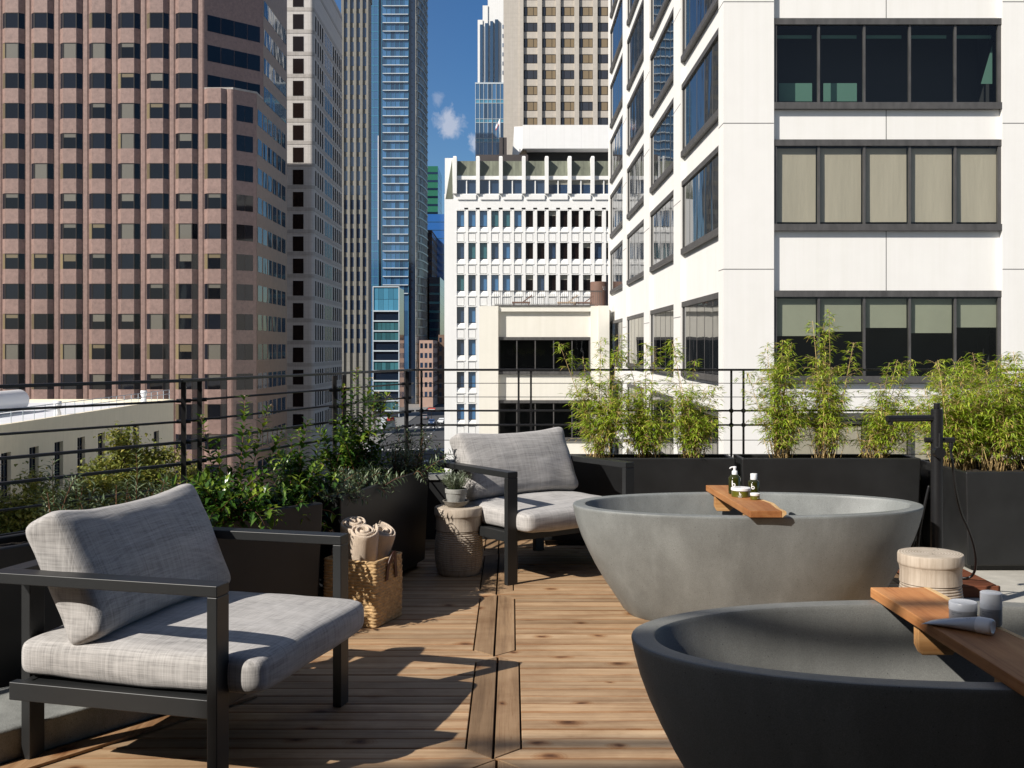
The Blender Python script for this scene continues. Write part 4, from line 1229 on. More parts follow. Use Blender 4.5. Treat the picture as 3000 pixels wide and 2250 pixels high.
# ------------------------------------------------------------------ plants
def bamboo(x, y, z0, hs, spread, seed, label, lean=0.0, dens=1.0, cat='bamboo', group='bamboo clumps in the planters', wide=1.0, culms=17):
    rn = random.Random(seed)
    t = empty('bamboo', (x, y, z0)); tag(t, label, cat, group)
    mc, ml = MB(), MB()
    up = Vector((0, 0, 1))
    dense, tall = hs
    for i in range(culms + len(tall)):
        if i < len(tall): hgt, off = tall[i]; a = None
        else: hgt = dense * rn.uniform(0.45, 1.0); off = None
        b = Vector((rn.uniform(-0.055, 0.055) * wide, rn.uniform(-0.035, 0.035), -0.03))
        if off is None:
            an = rn.uniform(0, 2 * pi); q = rn.uniform(0.15, 1.15) * spread
            tip = b + Vector((cos(an) * q + lean * hgt, sin(an) * q * 0.55, hgt))
        else:
            tip = b + Vector((off, rn.uniform(-0.05, 0.05), hgt))
        mid = b.lerp(tip, 0.5) + Vector((rn.uniform(-0.02, 0.02), rn.uniform(-0.02, 0.02), 0.04))
        pts = []
        for q in range(9):
            f = q / 8
            pts.append((1 - f) ** 2 * b + 2 * f * (1 - f) * mid + f * f * tip)
        mc.tube(pts, [0.0034 * (1 - 0.65 * q / 8) for q in range(9)], 5)
        nodes = int(9 + hgt * 27)
        for q in range(nodes):
            f = 0.20 + 0.80 * (q / nodes) ** 0.85
            if off is not None and hgt > dense * 1.15 and 0.62 < f < 0.8 and rn.random() < 0.5: continue
            seg = min(7, int(f * 8)); p = pts[seg].lerp(pts[seg + 1], f * 8 - seg)
            for br in range(2 if rn.random() < 0.75 * dens else 1):
                an = rn.uniform(0, 2 * pi)
                el = rn.uniform(0.0, 0.75)
                bl = rn.uniform(0.04, 0.16) * (1.2 - 0.55 * f)
                if off is not None and f > 0.75: bl *= 0.5
                d = Vector((cos(an) * cos(el), sin(an) * cos(el), sin(el)))
                e = p + d * bl
                mc.tube([p, p.lerp(e, 0.5) + up * 0.006, e], [0.0011, 0.0009, 0.0005], 3)
                for lf in range(rn.randint(4, 7)):
                    s = rn.uniform(0.35, 1.05)
                    la = an + rn.uniform(-1.1, 1.1)
                    ld = Vector((cos(la), sin(la), rn.uniform(-0.55, 0.45)))
                    L = rn.uniform(0.032, 0.064)
                    rv = min(1.0, max(0.0, rn.gauss(0.50, 0.26) + 0.12 * (f - 0.4)))
                    rv = min(rv, 0.9)
                    if rn.random() < 0.07 + 0.10 * (f < 0.4): rv = 1.0
                    ml.leaf(p.lerp(e, min(1, s)), ld, up, L, L * rn.uniform(0.12, 0.18), droop=rn.uniform(0.08, 0.4), fold=0.12, rnd=rv)
    # dry sheaths and cut stubs at the foot
    for i in range(int(34 * wide)):
        an = rn.uniform(0, 2 * pi); b = Vector((rn.uniform(-0.08, 0.08) * wide, rn.uniform(-0.05, 0.05), -0.03))
        mc.tube([b, b + Vector((cos(an) * 0.06, sin(an) * 0.04, rn.uniform(0.10, 0.34)))], [0.0026, 0.0012], 4)
    mc.build('culm', MAT['culm'], t, smooth=True); ml.build('foliage', MAT['bamboo'], t)
ZB = 0.575
bamboo(0.604, 7.55, ZB, (0.62, [(0.86, 0.02), (0.84, -0.30), (0.80, 0.10), (0.90, 0.13), (0.74, -0.10)]), 0.23, 11, 'bamboo clump with sparse tall shoots just right of the far armchair cushion')
bamboo(0.934, 7.55, ZB, (0.56, [(0.84, 0.0), (0.80, 0.10), (0.78, -0.16)]), 0.21, 12, 'middle bamboo clump of the trough with the shorter shoots')
bamboo(1.243, 7.55, ZB, (0.58, [(0.86, -0.10), (0.83, -0.17), (0.72, 0.05)]), 0.19, 13, 'bamboo clump beside the twin railing posts, left of them')
bamboo(1.868, 7.55, ZB, (0.76, [(0.86, 0.05), (0.83, -0.08), (0.84, 0.12)]), 0.19, 14, 'bushy bamboo clump beside the twin railing posts, right of them', dens=1.15)
bamboo(2.17, 7.55, ZB, (0.76, [(1.06, -0.03), (0.97, 0.0), (0.99, -0.06), (0.84, 0.16)]), 0.17, 15, 'tallest bamboo clump with one shoot reaching the grey window blinds')
bamboo(2.508, 7.55, ZB, (0.58, [(0.72, 0.17), (0.70, 0.22), (0.72, 0.29), (0.70, 0.10)]), 0.24, 16, 'bamboo clump leaning right behind the tap spout', lean=0.25)
bamboo(2.98, 7.28, ZB - 0.02, (0.64, [(0.74, -0.12), (0.70, 0.0), (0.72, 0.1)]), 0.24, 17, 'dense bamboo directly behind the tap column', dens=1.6, wide=2.0, culms=26)
bamboo(3.28, 7.22, ZB - 0.02, (0.68, [(0.74, 0.0), (0.78, 0.1), (0.71, -0.1)]), 0.26, 18, 'dense bamboo at the right edge of the corner planter front', dens=1.6, wide=2.2, culms=28)
bamboo(3.55, 7.35, ZB - 0.02, (0.72, [(0.82, 0.0), (0.80, 0.1), (0.80, -0.1)]), 0.26, 19, 'dense bamboo cut off by the right frame edge', dens=1.6, wide=2.2, culms=26)
bamboo(3.20, 7.52, ZB - 0.02, (0.74, [(0.78, 0.1), (0.79, -0.1)]), 0.24, 20, 'bamboo at the back of the corner planter against the railing', dens=1.3, wide=2.0, culms=20)
bamboo(3.85, 7.25, ZB - 0.02, (0.74, [(0.80, 0.0)]), 0.26, 21, 'bamboo at the outer end of the corner planter', dens=1.3, wide=2.0, culms=18)

def shrub(x, y, z0, stems, mat, leaf, seed, label, name='shrub', cat='shrub', spread=0.2, hmin=0.1, hmax=0.3, n=26, droopy=0.2, tall=(), flowers=0, gap=0.016, young=0.25, group=None):
    rn = random.Random(seed); t = empty(name, (x, y, z0)); tag(t, label, cat, group)
    mc, ml, mf = MB(), MB(), MB(); up = Vector((0, 0, 1))
    L0, L1, wr = leaf
    specs = [(None, None, None)] * n + list(tall)
    for sp in specs:
        b = Vector((rn.uniform(-1, 1) * stems[0], rn.uniform(-1, 1) * stems[1], -0.02)); 
        if stems[2]: b = Matrix.Rotation(stems[2], 3, 'Z') @ b
        if sp[0] is None:
            an = rn.uniform(0, 2 * pi); h = rn.uniform(hmin, hmax); q = spread * rn.uniform(0.3, 1.0)
            tip = b + Vector((cos(an) * q, sin(an) * q, h * (1 - 0.5 * rn.random() * droopy)))
            mid = b.lerp(tip, 0.5) + up * h * 0.25
            if rn.random() < droopy: tip.z -= h * 0.8
        else:
            tip = Vector((sp[0], sp[1], sp[2])); b = Vector((sp[0] * 0.4, sp[1] * 0.4, -0.02)); mid = b.lerp(tip, 0.5) + Vector((rn.uniform(-0.04, 0.04), rn.uniform(-0.02, 0.02), 0.03))
        pts = []
        for q in range(11):
            f = q / 10; pts.append((1 - f) ** 2 * b + 2 * f * (1 - f) * mid + f * f * tip)
        mc.tube(pts, [0.0028 * (1 - 0.7 * q / 10) for q in range(11)], 5)
        ln = (tip - b).length; k = max(5, int(ln / gap)); ph = rn.uniform(0, 6)
        for q in range(k):
            f = 0.08 + 0.92 * q / (k - 1); sg = min(9, int(f * 10)); p = pts[sg].lerp(pts[sg + 1], f * 10 - sg)
            ax = (pts[sg + 1] - pts[sg]).normalized()
            for s_ in (0, pi):
                an = ph + q * 1.57 + s_ + rn.uniform(-0.4, 0.4)
                sx = ax.cross(Vector((0.3, 0.2, 0.9))).normalized(); sy = ax.cross(sx)
                d = (sx * cos(an) + sy * sin(an) + ax * rn.uniform(0.2, 0.9)).normalized()
                L = rn.uniform(L0, L1) * (1.0 if f < 0.85 else 0.75)
                rv = min(1, max(0, rn.gauss(0.35 + young * (f > 0.75), 0.22)))
                ml.leaf(p + d * 0.003, d, up, L, L * wr * rn.uniform(0.85, 1.15), droop=rn.uniform(0.02, 0.32), fold=rn.uniform(0.05, 0.22), rnd=rv)
    for i in range(flowers):
        an = rn.uniform(0, 2 * pi); p = Vector((cos(an) * spread * 0.8, sin(an) * spread * 0.8, hmax * rn.uniform(0.5, 1.0)))
        if tall and i < len(tall): p = Vector((tall[i][0], tall[i][1], tall[i][2])) + Vector((0.01, -0.01, 0.0))
        mf = MB()
        for q in range(9):
            d = Vector((rn.uniform(-1, 1), rn.uniform(-1, 1), rn.uniform(-0.2, 1))).normalized()
            mf.leaf(p + d * 0.006, d, up, 0.014, 0.008, droop=0.1)
        mf.build('flower', MAT['flower'], t)
    mc.build('stem', MAT['stem'], t, smooth=True); ml.build('foliage', MAT[mat], t)
G2 = 'shrubs in the troughs along the left railing'
shrub(-1.79, 4.38, 0.56, (0.09, 0.09, 0.9), 'olive', (0.036, 0.060, 0.20), 31, 'grey green olive sprigs showing above the left end of the near back cushion', spread=0.13, hmin=0.10, hmax=0.30, n=22, droopy=0.05, gap=0.013, group=G2, tall=[(-0.06, 0.02, 0.33), (0.0, 0.03, 0.26)])
shrub(-1.62, 4.60, 0.56, (0.10, 0.09, 0.9), 'olive', (0.036, 0.058, 0.20), 32, 'grey green olive sprigs showing above the middle of the near back cushion', spread=0.13, hmin=0.10, hmax=0.25, n=20, droopy=0.05, gap=0.013, group=G2, tall=[(0.03, 0.02, 0.34), (0.15, 0.06, 0.26)])
shrub(-1.33, 5.03, 0.56, (0.13, 0.10, 0.95), 'gloss', (0.040, 0.068, 0.50), 33, 'glossy leaved shrub with upright young shoots right of the near back cushion', spread=0.24, hmin=0.08, hmax=0.25, n=66, droopy=0.45, flowers=3, group=G2,
      tall=[(-0.12, 0.06, 0.46), (0.06, 0.16, 0.55), (0.16, 0.22, 0.50), (0.10, 0.12, 0.40), (-0.04, 0.06, 0.34), (0.22, 0.26, 0.40)], gap=0.019)
shrub(-1.09, 5.36, 0.56, (0.10, 0.08, 0.95), 'gloss', (0.038, 0.064, 0.48), 34, 'glossy leaved shrub spilling over the trough end above the basket', spread=0.16, hmin=0.04, hmax=0.18, n=56, droopy=0.35, flowers=2, group=G2,
      tall=[(0.16, -0.03, -0.08), (0.19, 0.02, -0.12), (0.21, 0.06, -0.04), (0.12, 0.05, 0.18), (-0.02, 0.14, 0.34), (0.05, 0.20, 0.42), (0.10, 0.26, 0.30), (0.0, 0.22, 0.36)], gap=0.019)
shrub(-0.94, 6.36, 0.56, (0.11, 0.09, 1.25), 'gloss', (0.044, 0.072, 0.45), 35, 'tall dark climber with cream flowers rising above the railing posts', spread=0.20, hmin=0.14, hmax=0.44, n=50, droopy=0.3, flowers=6, group=G2,
      tall=[(0.02, 0.10, 0.66), (0.10, 0.12, 0.60), (-0.05, 0.05, 0.55), (0.20, 0.10, 0.50), (0.25, 0.14, 0.45), (0.14, 0.05, 0.52)], gap=0.018, young=0.3)
shrub(-1.06, 5.62, 0.56, (0.10, 0.10, 1.25), 'gloss', (0.042, 0.068, 0.48), 39, 'leafy dark shrub filling the gap between the two left troughs', spread=0.16, hmin=0.10, hmax=0.30, n=40, droopy=0.3, gap=0.018, group=G2)
shrub(-0.96, 5.72, 0.56, (0.11, 0.14, 1.25), 'olive', (0.032, 0.052, 0.26), 36, 'low olive green undershrub in front of the tall climber', spread=0.20, hmin=0.06, hmax=0.18, n=34, droopy=0.3, gap=0.012, group=G2)
shrub(-0.84, 6.10, 0.56, (0.12, 0.10, 1.25), 'olive', (0.034, 0.054, 0.24), 37, 'grey green olive shrub in the middle of the far left trough', spread=0.18, hmin=0.05, hmax=0.15, n=36, droopy=0.3, gap=0.012, group=G2)
shrub(-0.64, 6.66, 0.56, (0.10, 0.09, 1.25), 'olive', (0.036, 0.056, 0.22), 38, 'grey green olive shrub at the far end of the left trough, by the far armchair', spread=0.20, hmin=0.10, hmax=0.30, n=30, droopy=0.1, gap=0.012, group=G2,
      tall=[(-0.08, 0.03, 0.34), (0.10, 0.05, 0.30), (0.16, 0.03, 0.26), (0.20, 0.0, 0.20)])
# ------------------------------------------------------------------ city ground
GZ = -20.0
def city_ground():
    mb = MB(); mb.quad((-900, -300, GZ - 0.15), (900, -300, GZ - 0.15), (900, 1800, GZ - 0.15), (-900, 1800, GZ - 0.15))
    tag(mb.build('ground', MAT['pavement']), kind='structure')
    mb = MB(); mb.box(-30, -10.5, 20, 900, GZ - 0.3, GZ - 0.10); mb.box(-120, 60, 212, 228, GZ - 0.3, GZ - 0.105)
    tag(mb.build('road', MAT['asphalt']), kind='structure')
    mb = MB()
    for y in range(30, 700, 9): mb.box(-20.4, -20.2, y, y + 4, GZ - 0.1, GZ - 0.094); 
    for i in range(12): mb.box(-29.5 + i * 1.6, -28.8 + i * 1.6, 229.5, 233, GZ - 0.1, GZ - 0.094); mb.box(-29.5 + i * 1.6, -28.8 + i * 1.6, 206, 209.5, GZ - 0.1, GZ - 0.094)
    for i in range(12): mb.box(-29.5 + i * 1.6, -28.8 + i * 1.6, 294, 298, GZ - 0.1, GZ - 0.094)
    tag(mb.build('road_marking', MAT['paint']), kind='structure')
    mb = MB(); mb.box(-34, -30, 60, 206, GZ - 0.3, GZ + 0.03); mb.box(-34, -30, 234, 700, GZ - 0.3, GZ + 0.03); mb.box(-10.5, -6, 60, 206, GZ - 0.3, GZ + 0.03); mb.box(-10.5, -6, 234, 700, GZ - 0.3, GZ + 0.03)
    tag(mb.build('pavement', MAT['pavement']), kind='structure')
    mb = MB(); mb.prism([(-3.0, -30), (7.3, -30), (7.3, 7.5), (-0.7, 7.5), (-1.58, 4.9), (-3.0, 2.6)], GZ, -0.92)
    o = mb.build('host_building', MAT['wallgrey']); tag(o, 'grey rendered building below the terrace', 'building')
city_ground()

def side_block():  # unseen building, added to block low blue sky light from the left
    t = empty('sky_light_block', (-70, -12, GZ)); tag(t, 'unseen buff block added off to the left to cut blue sky light', 'sky light block')
    mb = MB(); mb.box(0, 25, 0, 66, 0, 24 - GZ); mb.build('wall', MAT['ewall'], t)
    mb = MB()
    for k in range(12):
        for j in range(16): mb.box(25.0, 25.06, 1.5 + j * 4.0, 3.7 + j * 4.0, 2.0 + k * 3.5, 4.0 + k * 3.5)
    mb.build('small_windows', MAT['tinted'], t)['kind'] = 'stuff'
    mb = MB(); mb.box(-0.2, 25.2, -0.2, 66.2, 24.001 - GZ, 24.8 - GZ); mb.build('cornice', MAT['ewall'], t)
side_block()

rw = random.Random(21)
def put(name, me, parent, loc=(0, 0, 0), rz=0.0):
    o = bpy.data.objects.new(name, me); COL.objects.link(o); o.parent = parent; o.location = loc
    if rz: o.rotation_euler = (0, 0, rz)
    return o
def proto(mb, name, mats):
    o = mb.build(name, mats); me = o.data; bpy.data.objects.remove(o); return me

# ------------------------------------------------------------------ pink granite tower on the left
def pink_tower():
    t = empty('office_tower', (-56, 142, GZ)); tag(t, 'pink granite office tower with projecting bay windows and tinted glass', 'office tower')
    ox, oy, oz = -56, 142, GZ
    X0, PW, BW, FL, D_ = -66.24, 3.747, 2.93, 3.9, 0.6
    TOP, STEP = 54.0, 35.0
    wt0 = 44.8; wh = 2.0; k0, k1 = -1, 16
    core = MB()
    up = [(-92, 142), (-40.05, 142), (-33.8, 148.25), (-33.8, 164), (-92, 164)]
    lo = [(-40.05, 142), (-36.3, 142), (-33.8, 144.5), (-33.8, 148.25)]
    L = lambda P: [(x - ox, y - oy) for x, y in P]
    core.prism(L(up), 0, TOP - oz)
    core.prism(L(lo), 0, STEP - oz)
    core.build('wall', MAT['pink'], t)
    mb = MB(); mb.prism(L([(-36.25, 141.95), (-33.75, 144.45), (-33.75, 148.2), (-40.0, 142.0)]), STEP - oz + 0.001, STEP - oz + 0.25)
    mb.build('coping', MAT['greyband'], t)
    def plan(x, ins=0.0):
        return [(x + ins * 0.5, 0.0), (x + D_ + ins * 0.4, -D_ + ins), (x + BW - D_ - ins * 0.4, -D_ + ins), (x + BW - ins * 0.5, 0.0)]
    nb = 0
    # one window for each kind of blind, shared by every bay
    kinds = []
    for bl in (0, 0.28, 0.5, 1.0):
        for side in (0, 1):
            mb = MB(); P = plan(0, 0.07); z0, z1 = 0.0, wh
            for i in range(3):
                (xa, ya), (xb, yb) = P[i], P[i + 1]
                b = bl if i == 1 else (1.0 if (i == 0 and side) else 0.0)
                if b >= 1: mb.quad((xa, ya, z0), (xb, yb, z0), (xb, yb, z1), (xa, ya, z1), 1 if i == 0 else 2)
                else:
                    zb = z1 - (z1 - z0) * b
                    mb.quad((xa, ya, z0), (xb, yb, z0), (xb, yb, zb), (xa, ya, zb), 0)
                    if b: mb.quad((xa, ya, zb), (xb, yb, zb), (xb, yb, z1), (xa, ya, z1), 1 if side else 2)
            for (x, y) in (P[1], P[2]): mb.box(x - 0.05, x + 0.05, y - 0.05, y + 0.05, z0, z1, 3)
            mb.box(P[1][0], P[2][0], P[1][1] - 0.04, P[1][1] + 0.02, z1 - 0.09, z1, 3)
            # sill strip behind the right chamfer catching light
            kinds.append(proto(mb, 'window', [MAT['tinted'], MAT['tanblind'], MAT['lightblind'], MAT['bronze']]))
    count = 0; rest = []
    for i in range(-7, 8):
        x = X0 + PW * i - ox
        ks = [k for k in range(k0, k1) if not (i == 7 and wt0 - FL * k > STEP)]
        sp = MB(); P = plan(x)
        for k in ks + [ks[-1] + 1]:
            z1 = wt0 - FL * k - oz; lo_ = z1; hi = z1 + FL - wh
            if i == 7 and k == ks[0]: hi = STEP - oz + 0.02
            if i < 7 and k == ks[0]: hi = TOP - oz
            if lo_ < 0: lo_ = 0
            if hi <= lo_: continue
            sp.prism(P, lo_, hi)
        # pier: fluted strip standing 20 cm off the core
        sp.prism([(x + BW + 0.001, 0), (x + BW + 0.20, -0.10), (x + PW - 0.20, -0.10), (x + PW - 0.001, 0)], 0, (TOP if i < 7 else STEP) - oz)
        sp.build('bay', MAT['pink'], t)
        for k in ks:
            z = wt0 - FL * k - wh - oz
            r = rw.random(); b = 0 if r < 0.56 else 1 if r < 0.76 else 2 if r < 0.88 else 3
            if k < 1: b = 0
            me = kinds[b * 2 + (1 if rw.random() < 0.35 else 0)]
            loc = (x, 0, z + 0.0)
            vis = i >= -1 and 0 <= k <= 13
            if vis and count < 100: put('window', me, t, loc); count += 1
            else: rest.append((me, loc))
    bm = bmesh.new()
    for me, loc in rest:
        n0 = len(bm.verts); bm.from_mesh(me); bm.verts.ensure_lookup_table()
        bmesh.ops.translate(bm, verts=bm.verts[n0:], vec=loc)
    me = bpy.data.meshes.new('window'); bm.to_mesh(me); bm.free()
    for m in kinds[0].materials:
        me.materials.append(m)
    o = put('outlying_windows', me, t); o['kind'] = 'stuff'
    # chamfer and flank windows
    T = frame((-36.3 - ox, 0.0), (1, 1)); T2 = frame((-40.05 - ox, 0.0), (1, 1)); T3 = frame((-33.8 - ox, 0.0), (0, 1))
    mb = MB(); mf = MB()
    for k in range(0, 16):
        z1 = wt0 - FL * k - oz; z0 = z1 - 2.1
        if z0 < 0: continue
        if z1 + oz < STEP - 1:
            for j in range(2): mb.box(0.55 + j * 1.24, 1.75 + j * 1.24, 0.0, 0.03, z0, z1, 0, T=T)
        else:
            for j in range(4): mb.box(0.5 + j * 1.98, 2.42 + j * 1.98, 0.0, 0.03, z0, z1, 0, T=T2)
    mb.build('chamfer_windows', MAT['tinted'], t)['kind'] = 'stuff'
    mb = MB(); mw = MB()
    for k in range(-1, 16):
        z1 = wt0 - FL * k - oz; z0 = z1 - 2.1
        if z0 < 0: continue
        y0 = 145.1 if z1 + oz < STEP - 1 else 148.8
        y = y0
        while y < 163:
            mb.box(y - oy, y - oy + 2.35, 0.021, 0.05, z0, z1, 0, T=T3); y += 3.05 if y0 < 146 else 2.42
    mw.box(144.6 - oy, 164 - oy, 0.0, 0.02, 0, STEP - oz, 0, T=T3); mw.box(148.3 - oy, 164 - oy, 0.0, 0.02, STEP - oz, TOP - oz, 0, T=T3)
    mw.build('polished_flank', MAT['brown'], t)
    mb.build('flank_windows', MAT['tinted'], t)['kind'] = 'stuff'
pink_tower()

# ------------------------------------------------------------------ grey stone tower with one column of windows
def grey_tower():
    ox, oy = -37.7, 182.0
    t = empty('office_tower', (ox, oy, GZ)); tag(t, 'pale grey stone tower with rounded corner and a single column of square windows', 'office tower')
    H = 66 - GZ; W_ = 4.7; rc = 0.7; dep = 30
    arc = [(W_ - rc + rc * sin(a), rc - rc * cos(a)) for a in [radians(q * 15) for q in range(7)]]
    poly = [(-6, 0)] + arc + [(W_, dep), (-6, dep)]
    mb = MB(); mb.prism(poly, 0, H); mb.build('wall', MAT['greystone'], t)
    FLr = 3.703; zt = 57.0 - GZ
    arc2 = [(W_ - rc + (rc + .05) * sin(a), rc - (rc + .05) * cos(a)) for a in [radians(q * 15) for q in range(7)]]
    poly2 = [(-6.05, -0.05)] + arc2 + [(W_ + 0.05, dep), (-6.05, dep)]
    mb = MB()
    for k in range(-2, 20):
        z1 = zt - FLr * k + 0.62
        if z1 - 0.5 > 0: mb.prism(poly2, z1 - 0.10, z1 + 0.5)
    mb.build('string_course', MAT['greyband'], t)
    mb = MB(); mb.box(0, 1.66, -0.02, 0.02, 0, 2.42, 0); mb.box(-0.06, 0, -0.05, 0.02, 0, 2.42, 1); mb.box(1.66, 1.72, -0.05, 0.02, 0, 2.42, 1); mb.box(-0.06, 1.72, -0.05, 0.02, -0.06, 0, 1)
    me = proto(mb, 'window', [MAT['redglass'], MAT['bronze']])
    for k in range(-1, 19): put('window', me, t, (1.25, -0.003, zt - FLr * k - 2.42))
    # flank: narrow lights, a broad middle light, narrow lights
    cols = [(1.2, 1.0), (3.4, 1.0), (5.6, 1.0), (7.8, 1.0), (10.6, 2.2), (13.4, 2.2), (16.2, 2.2), (19.4, 1.0), (21.6, 1.0), (23.8, 1.0), (26.0, 1.0), (28.2, 1.0)]
    mb1, mb2 = MB(), MB(); nw = 0
    ml = []
    for w, m_ in ((1.0, 'darkpane'), (2.2, 'redglass')):
        mb = MB(); mb.box(-0.02, 0.02, 0, w, 0, 2.5); ml.append(proto(mb, 'window', [MAT[m_]]))
    restm = MB()
    for k in range(0, 19):
        for (y, w) in cols:
            z = zt - FLr * k - 2.46
            if z < 0: continue
            if nw < 80 and (w > 2 or k % 2 == 0 or k > 6): put('window', ml[1 if w > 2 else 0], t, (W_ + 0.003, y, z)); nw += 1
            else: restm.box(W_ - 0.017, W_ + 0.023, y, y + w, z, z + 2.5, 1 if w > 2 else 0)
    o = restm.build('flank_windows', [MAT['darkpane'], MAT['redglass']], t); o['kind'] = 'stuff'
grey_tower()

# ------------------------------------------------------------------ ribbed tower, its shade put into the stone colour
def ribbed_tower():
    ox, oy = -42.2, 270.0
    t = empty('office_tower', (ox, oy, GZ)); tag(t, 'shade-darkened grey ribbed tower between the pale stone tower and the blue glass tower', 'office tower')
    W_ = 6.7; H = 88 - GZ; FLr = 3.55
    mb = MB(); mb.box(0, W_, 0.35, 5.5, 0, H); mb.build('wall', MAT['shadestone'], t)
    mb = MB()
    for i in range(5):
        x = 0.0 + i * 1.55; mb.box(x, x + (0.62 if i < 4 else 0.5), -0.15, 0.349, 0, H)
    mb.build('rib', MAT['shadestone'], t)
    mb = MB(); mb.box(-0.3, W_ + 0.2, -0.5, 6, H, H + 1.2); mb.build('cornice', MAT['shadestone'], t)
    mb = MB(); mb.box(0, 0.93, 0, 0.03, 0, 2.35); me = proto(mb, 'window', [MAT['navyglass']])
    n = 0
    for k in range(30):
        z = H - 2.6 - FLr * k
        if z < 2: break
        for i in range(4):
            if n < 100: put('window', me, t, (0.62 + i * 1.55 + 0.0, 0.315, z)); n += 1
ribbed_tower()

# ------------------------------------------------------------------ blue glass tower
def blue_tower():
    ox, oy = -55.3, 420.0
    t = empty('glass_tower', (ox, oy, GZ)); tag(t, 'tall blue glass tower with white floor lines and a curved silver right side', 'glass tower')
    H = 150 - GZ; FLr = 3.25
    # plan pieces: left strip, recessed seam, front panel, seam, curved side
    mb = MB(); mb.box(0, 4.0, 0.0, 30, 0, H); mb.build('side_strip', MAT['blueglass'], t)
    mb = MB(); mb.box(4.001, 5.2, 1.2, 30, 0, H); mb.box(15.4, 18.1, 0.9, 30, 0, H); mb.build('dark_seam', MAT['navyglass'], t)
    mb = MB()
    for k in range(int(H / FLr)):
        for j in range(6):
            x = 5.2 + j * 1.7; mb.box(x, x + 1.7, 0.2, 0.6, k * FLr, (k + 1) * FLr)
    mb.build('front_glazing', MAT['blueglass'], t)
    mb = MB()
    for k in range(int(H / FLr)):
        if k > 12: mb.box(5.6, 15.4, -0.5, 0.199, k * FLr, k * FLr + 0.30)
    mb.build('floor_line', MAT['alum'], t)
    mb = MB()
    for k in range(int(H / FLr)): mb.box(-0.05, 4.0, -0.10, -0.001, k * FLr, k * FLr + 0.22)
    for x in (0.0, 1.95, 3.85): mb.box(x - 0.09, x + 0.09, -0.12, -0.002, 0, H)
    for j in range(7): mb.box(5.2 + j * 1.7 - 0.06, 5.2 + j * 1.7 + 0.06, 0.05, 0.199, 0, H)
    mb.build('mullion', MAT['cyanglass'], t)
    mb = MB(); mb.box(3.75, 4.0, -0.35, -0.13, 63, 103); mb.build('white_fin', MAT['white'], t)
    # curved flank
    arc = [(18.1 + 2.7 * sin(a), 0.5 + 24 * (1 - cos(a))) for a in [radians(q * 7.5) for q in range(13)]]
    mb = MB()
    mb.prism([(18.1, 25)] + [(18.1, 0.5)] + arc[1:], 0, H); mb.build('curved_glazing', MAT['navyglass'], t)
    ms = MB(); mg = MB()
    for k in range(int(H / FLr)):
        z = k * FLr
        for i in range(len(arc) - 1):
            (xa, ya), (xb, yb) = arc[i], arc[i + 1]
            n = Vector((yb - ya, -(xb - xa))).normalized()
            a = (xa + n.x * 0.35, ya + n.y * 0.35); b = (xb + n.x * 0.35, yb + n.y * 0.35)
            ms.prism([(xa, ya), a, b, (xb, yb)], z, z + 0.5)
            ms.prism([(xa + n.x * .1, ya + n.y * .1), a, (a[0] + (xb - xa) * 0.12, a[1] + (yb - ya) * 0.12)], z, z + FLr)
            if rw.random() < 0.5:
                mg.quad((xa + n.x * .05, ya + n.y * .05, z + 0.7), (xb + n.x * .05, yb + n.y * .05, z + 0.7), (xb + n.x * .05, yb + n.y * .05, z + FLr - 0.2), (xa + n.x * .05, ya + n.y * .05, z + FLr - 0.2))
    ms.build('silver_fin', MAT['silver'], t); mg.build('pale_panes', MAT['alum'], t)['kind'] = 'stuff'
blue_tower()

# small teal block in front of it
def teal_block():
    ox, oy = -43.2, 340.0
    t = empty('office_block', (ox, oy, GZ)); tag(t, 'small teal glass office block at the foot of the blue tower', 'office block')
    W_, H = 8.0, 20.3 - GZ
    mb = MB(); mb.box(0, W_, 0.3, 16, 0, H); mb.build('wall', MAT['navyglass'], t)
    mb = MB()
    for j in range(5): mb.box(0.1 + j * 1.56, 0.1 + j * 1.56 + 1.5, 0.0, 0.299, H - 7.2, H - 3.8); mb.box(0.1 + j * 1.56, 0.1 + j * 1.56 + 1.5, 0.0, 0.299, H - 3.7, H - 0.2)
    mb.build('screen', MAT['cyanglass'], t)
    mb = MB()
    for k in (1, 2, 5, 7, 9): 
        for j in range(6): mb.box(0.1 + j * 1.3, 1.3 + j * 1.3, 0.0, 0.299, H - 10.2 - k * 3.1, H - 10.2 - k * 3.1 + 2.3)
    mb.build('glazing', MAT['tealglass'], t)['kind'] = 'stuff'
    mb = MB()
    for k in range(12): mb.box(-0.1, W_ + 0.1, -0.35, -0.001, H - 7.6 - k * 3.1, H - 7.6 - k * 3.1 + 0.4)
    mb.box(-0.15, 0.1, -0.3, 0.299, 0, H); mb.box(W_ - 0.1, W_ + 0.15, -0.3, 0.299, 0, H); mb.box(-0.15, W_ + 0.15, -0.3, 0.3, H, H + 0.3)
    mb.build('floor_line', MAT['alum'], t)
teal_block()

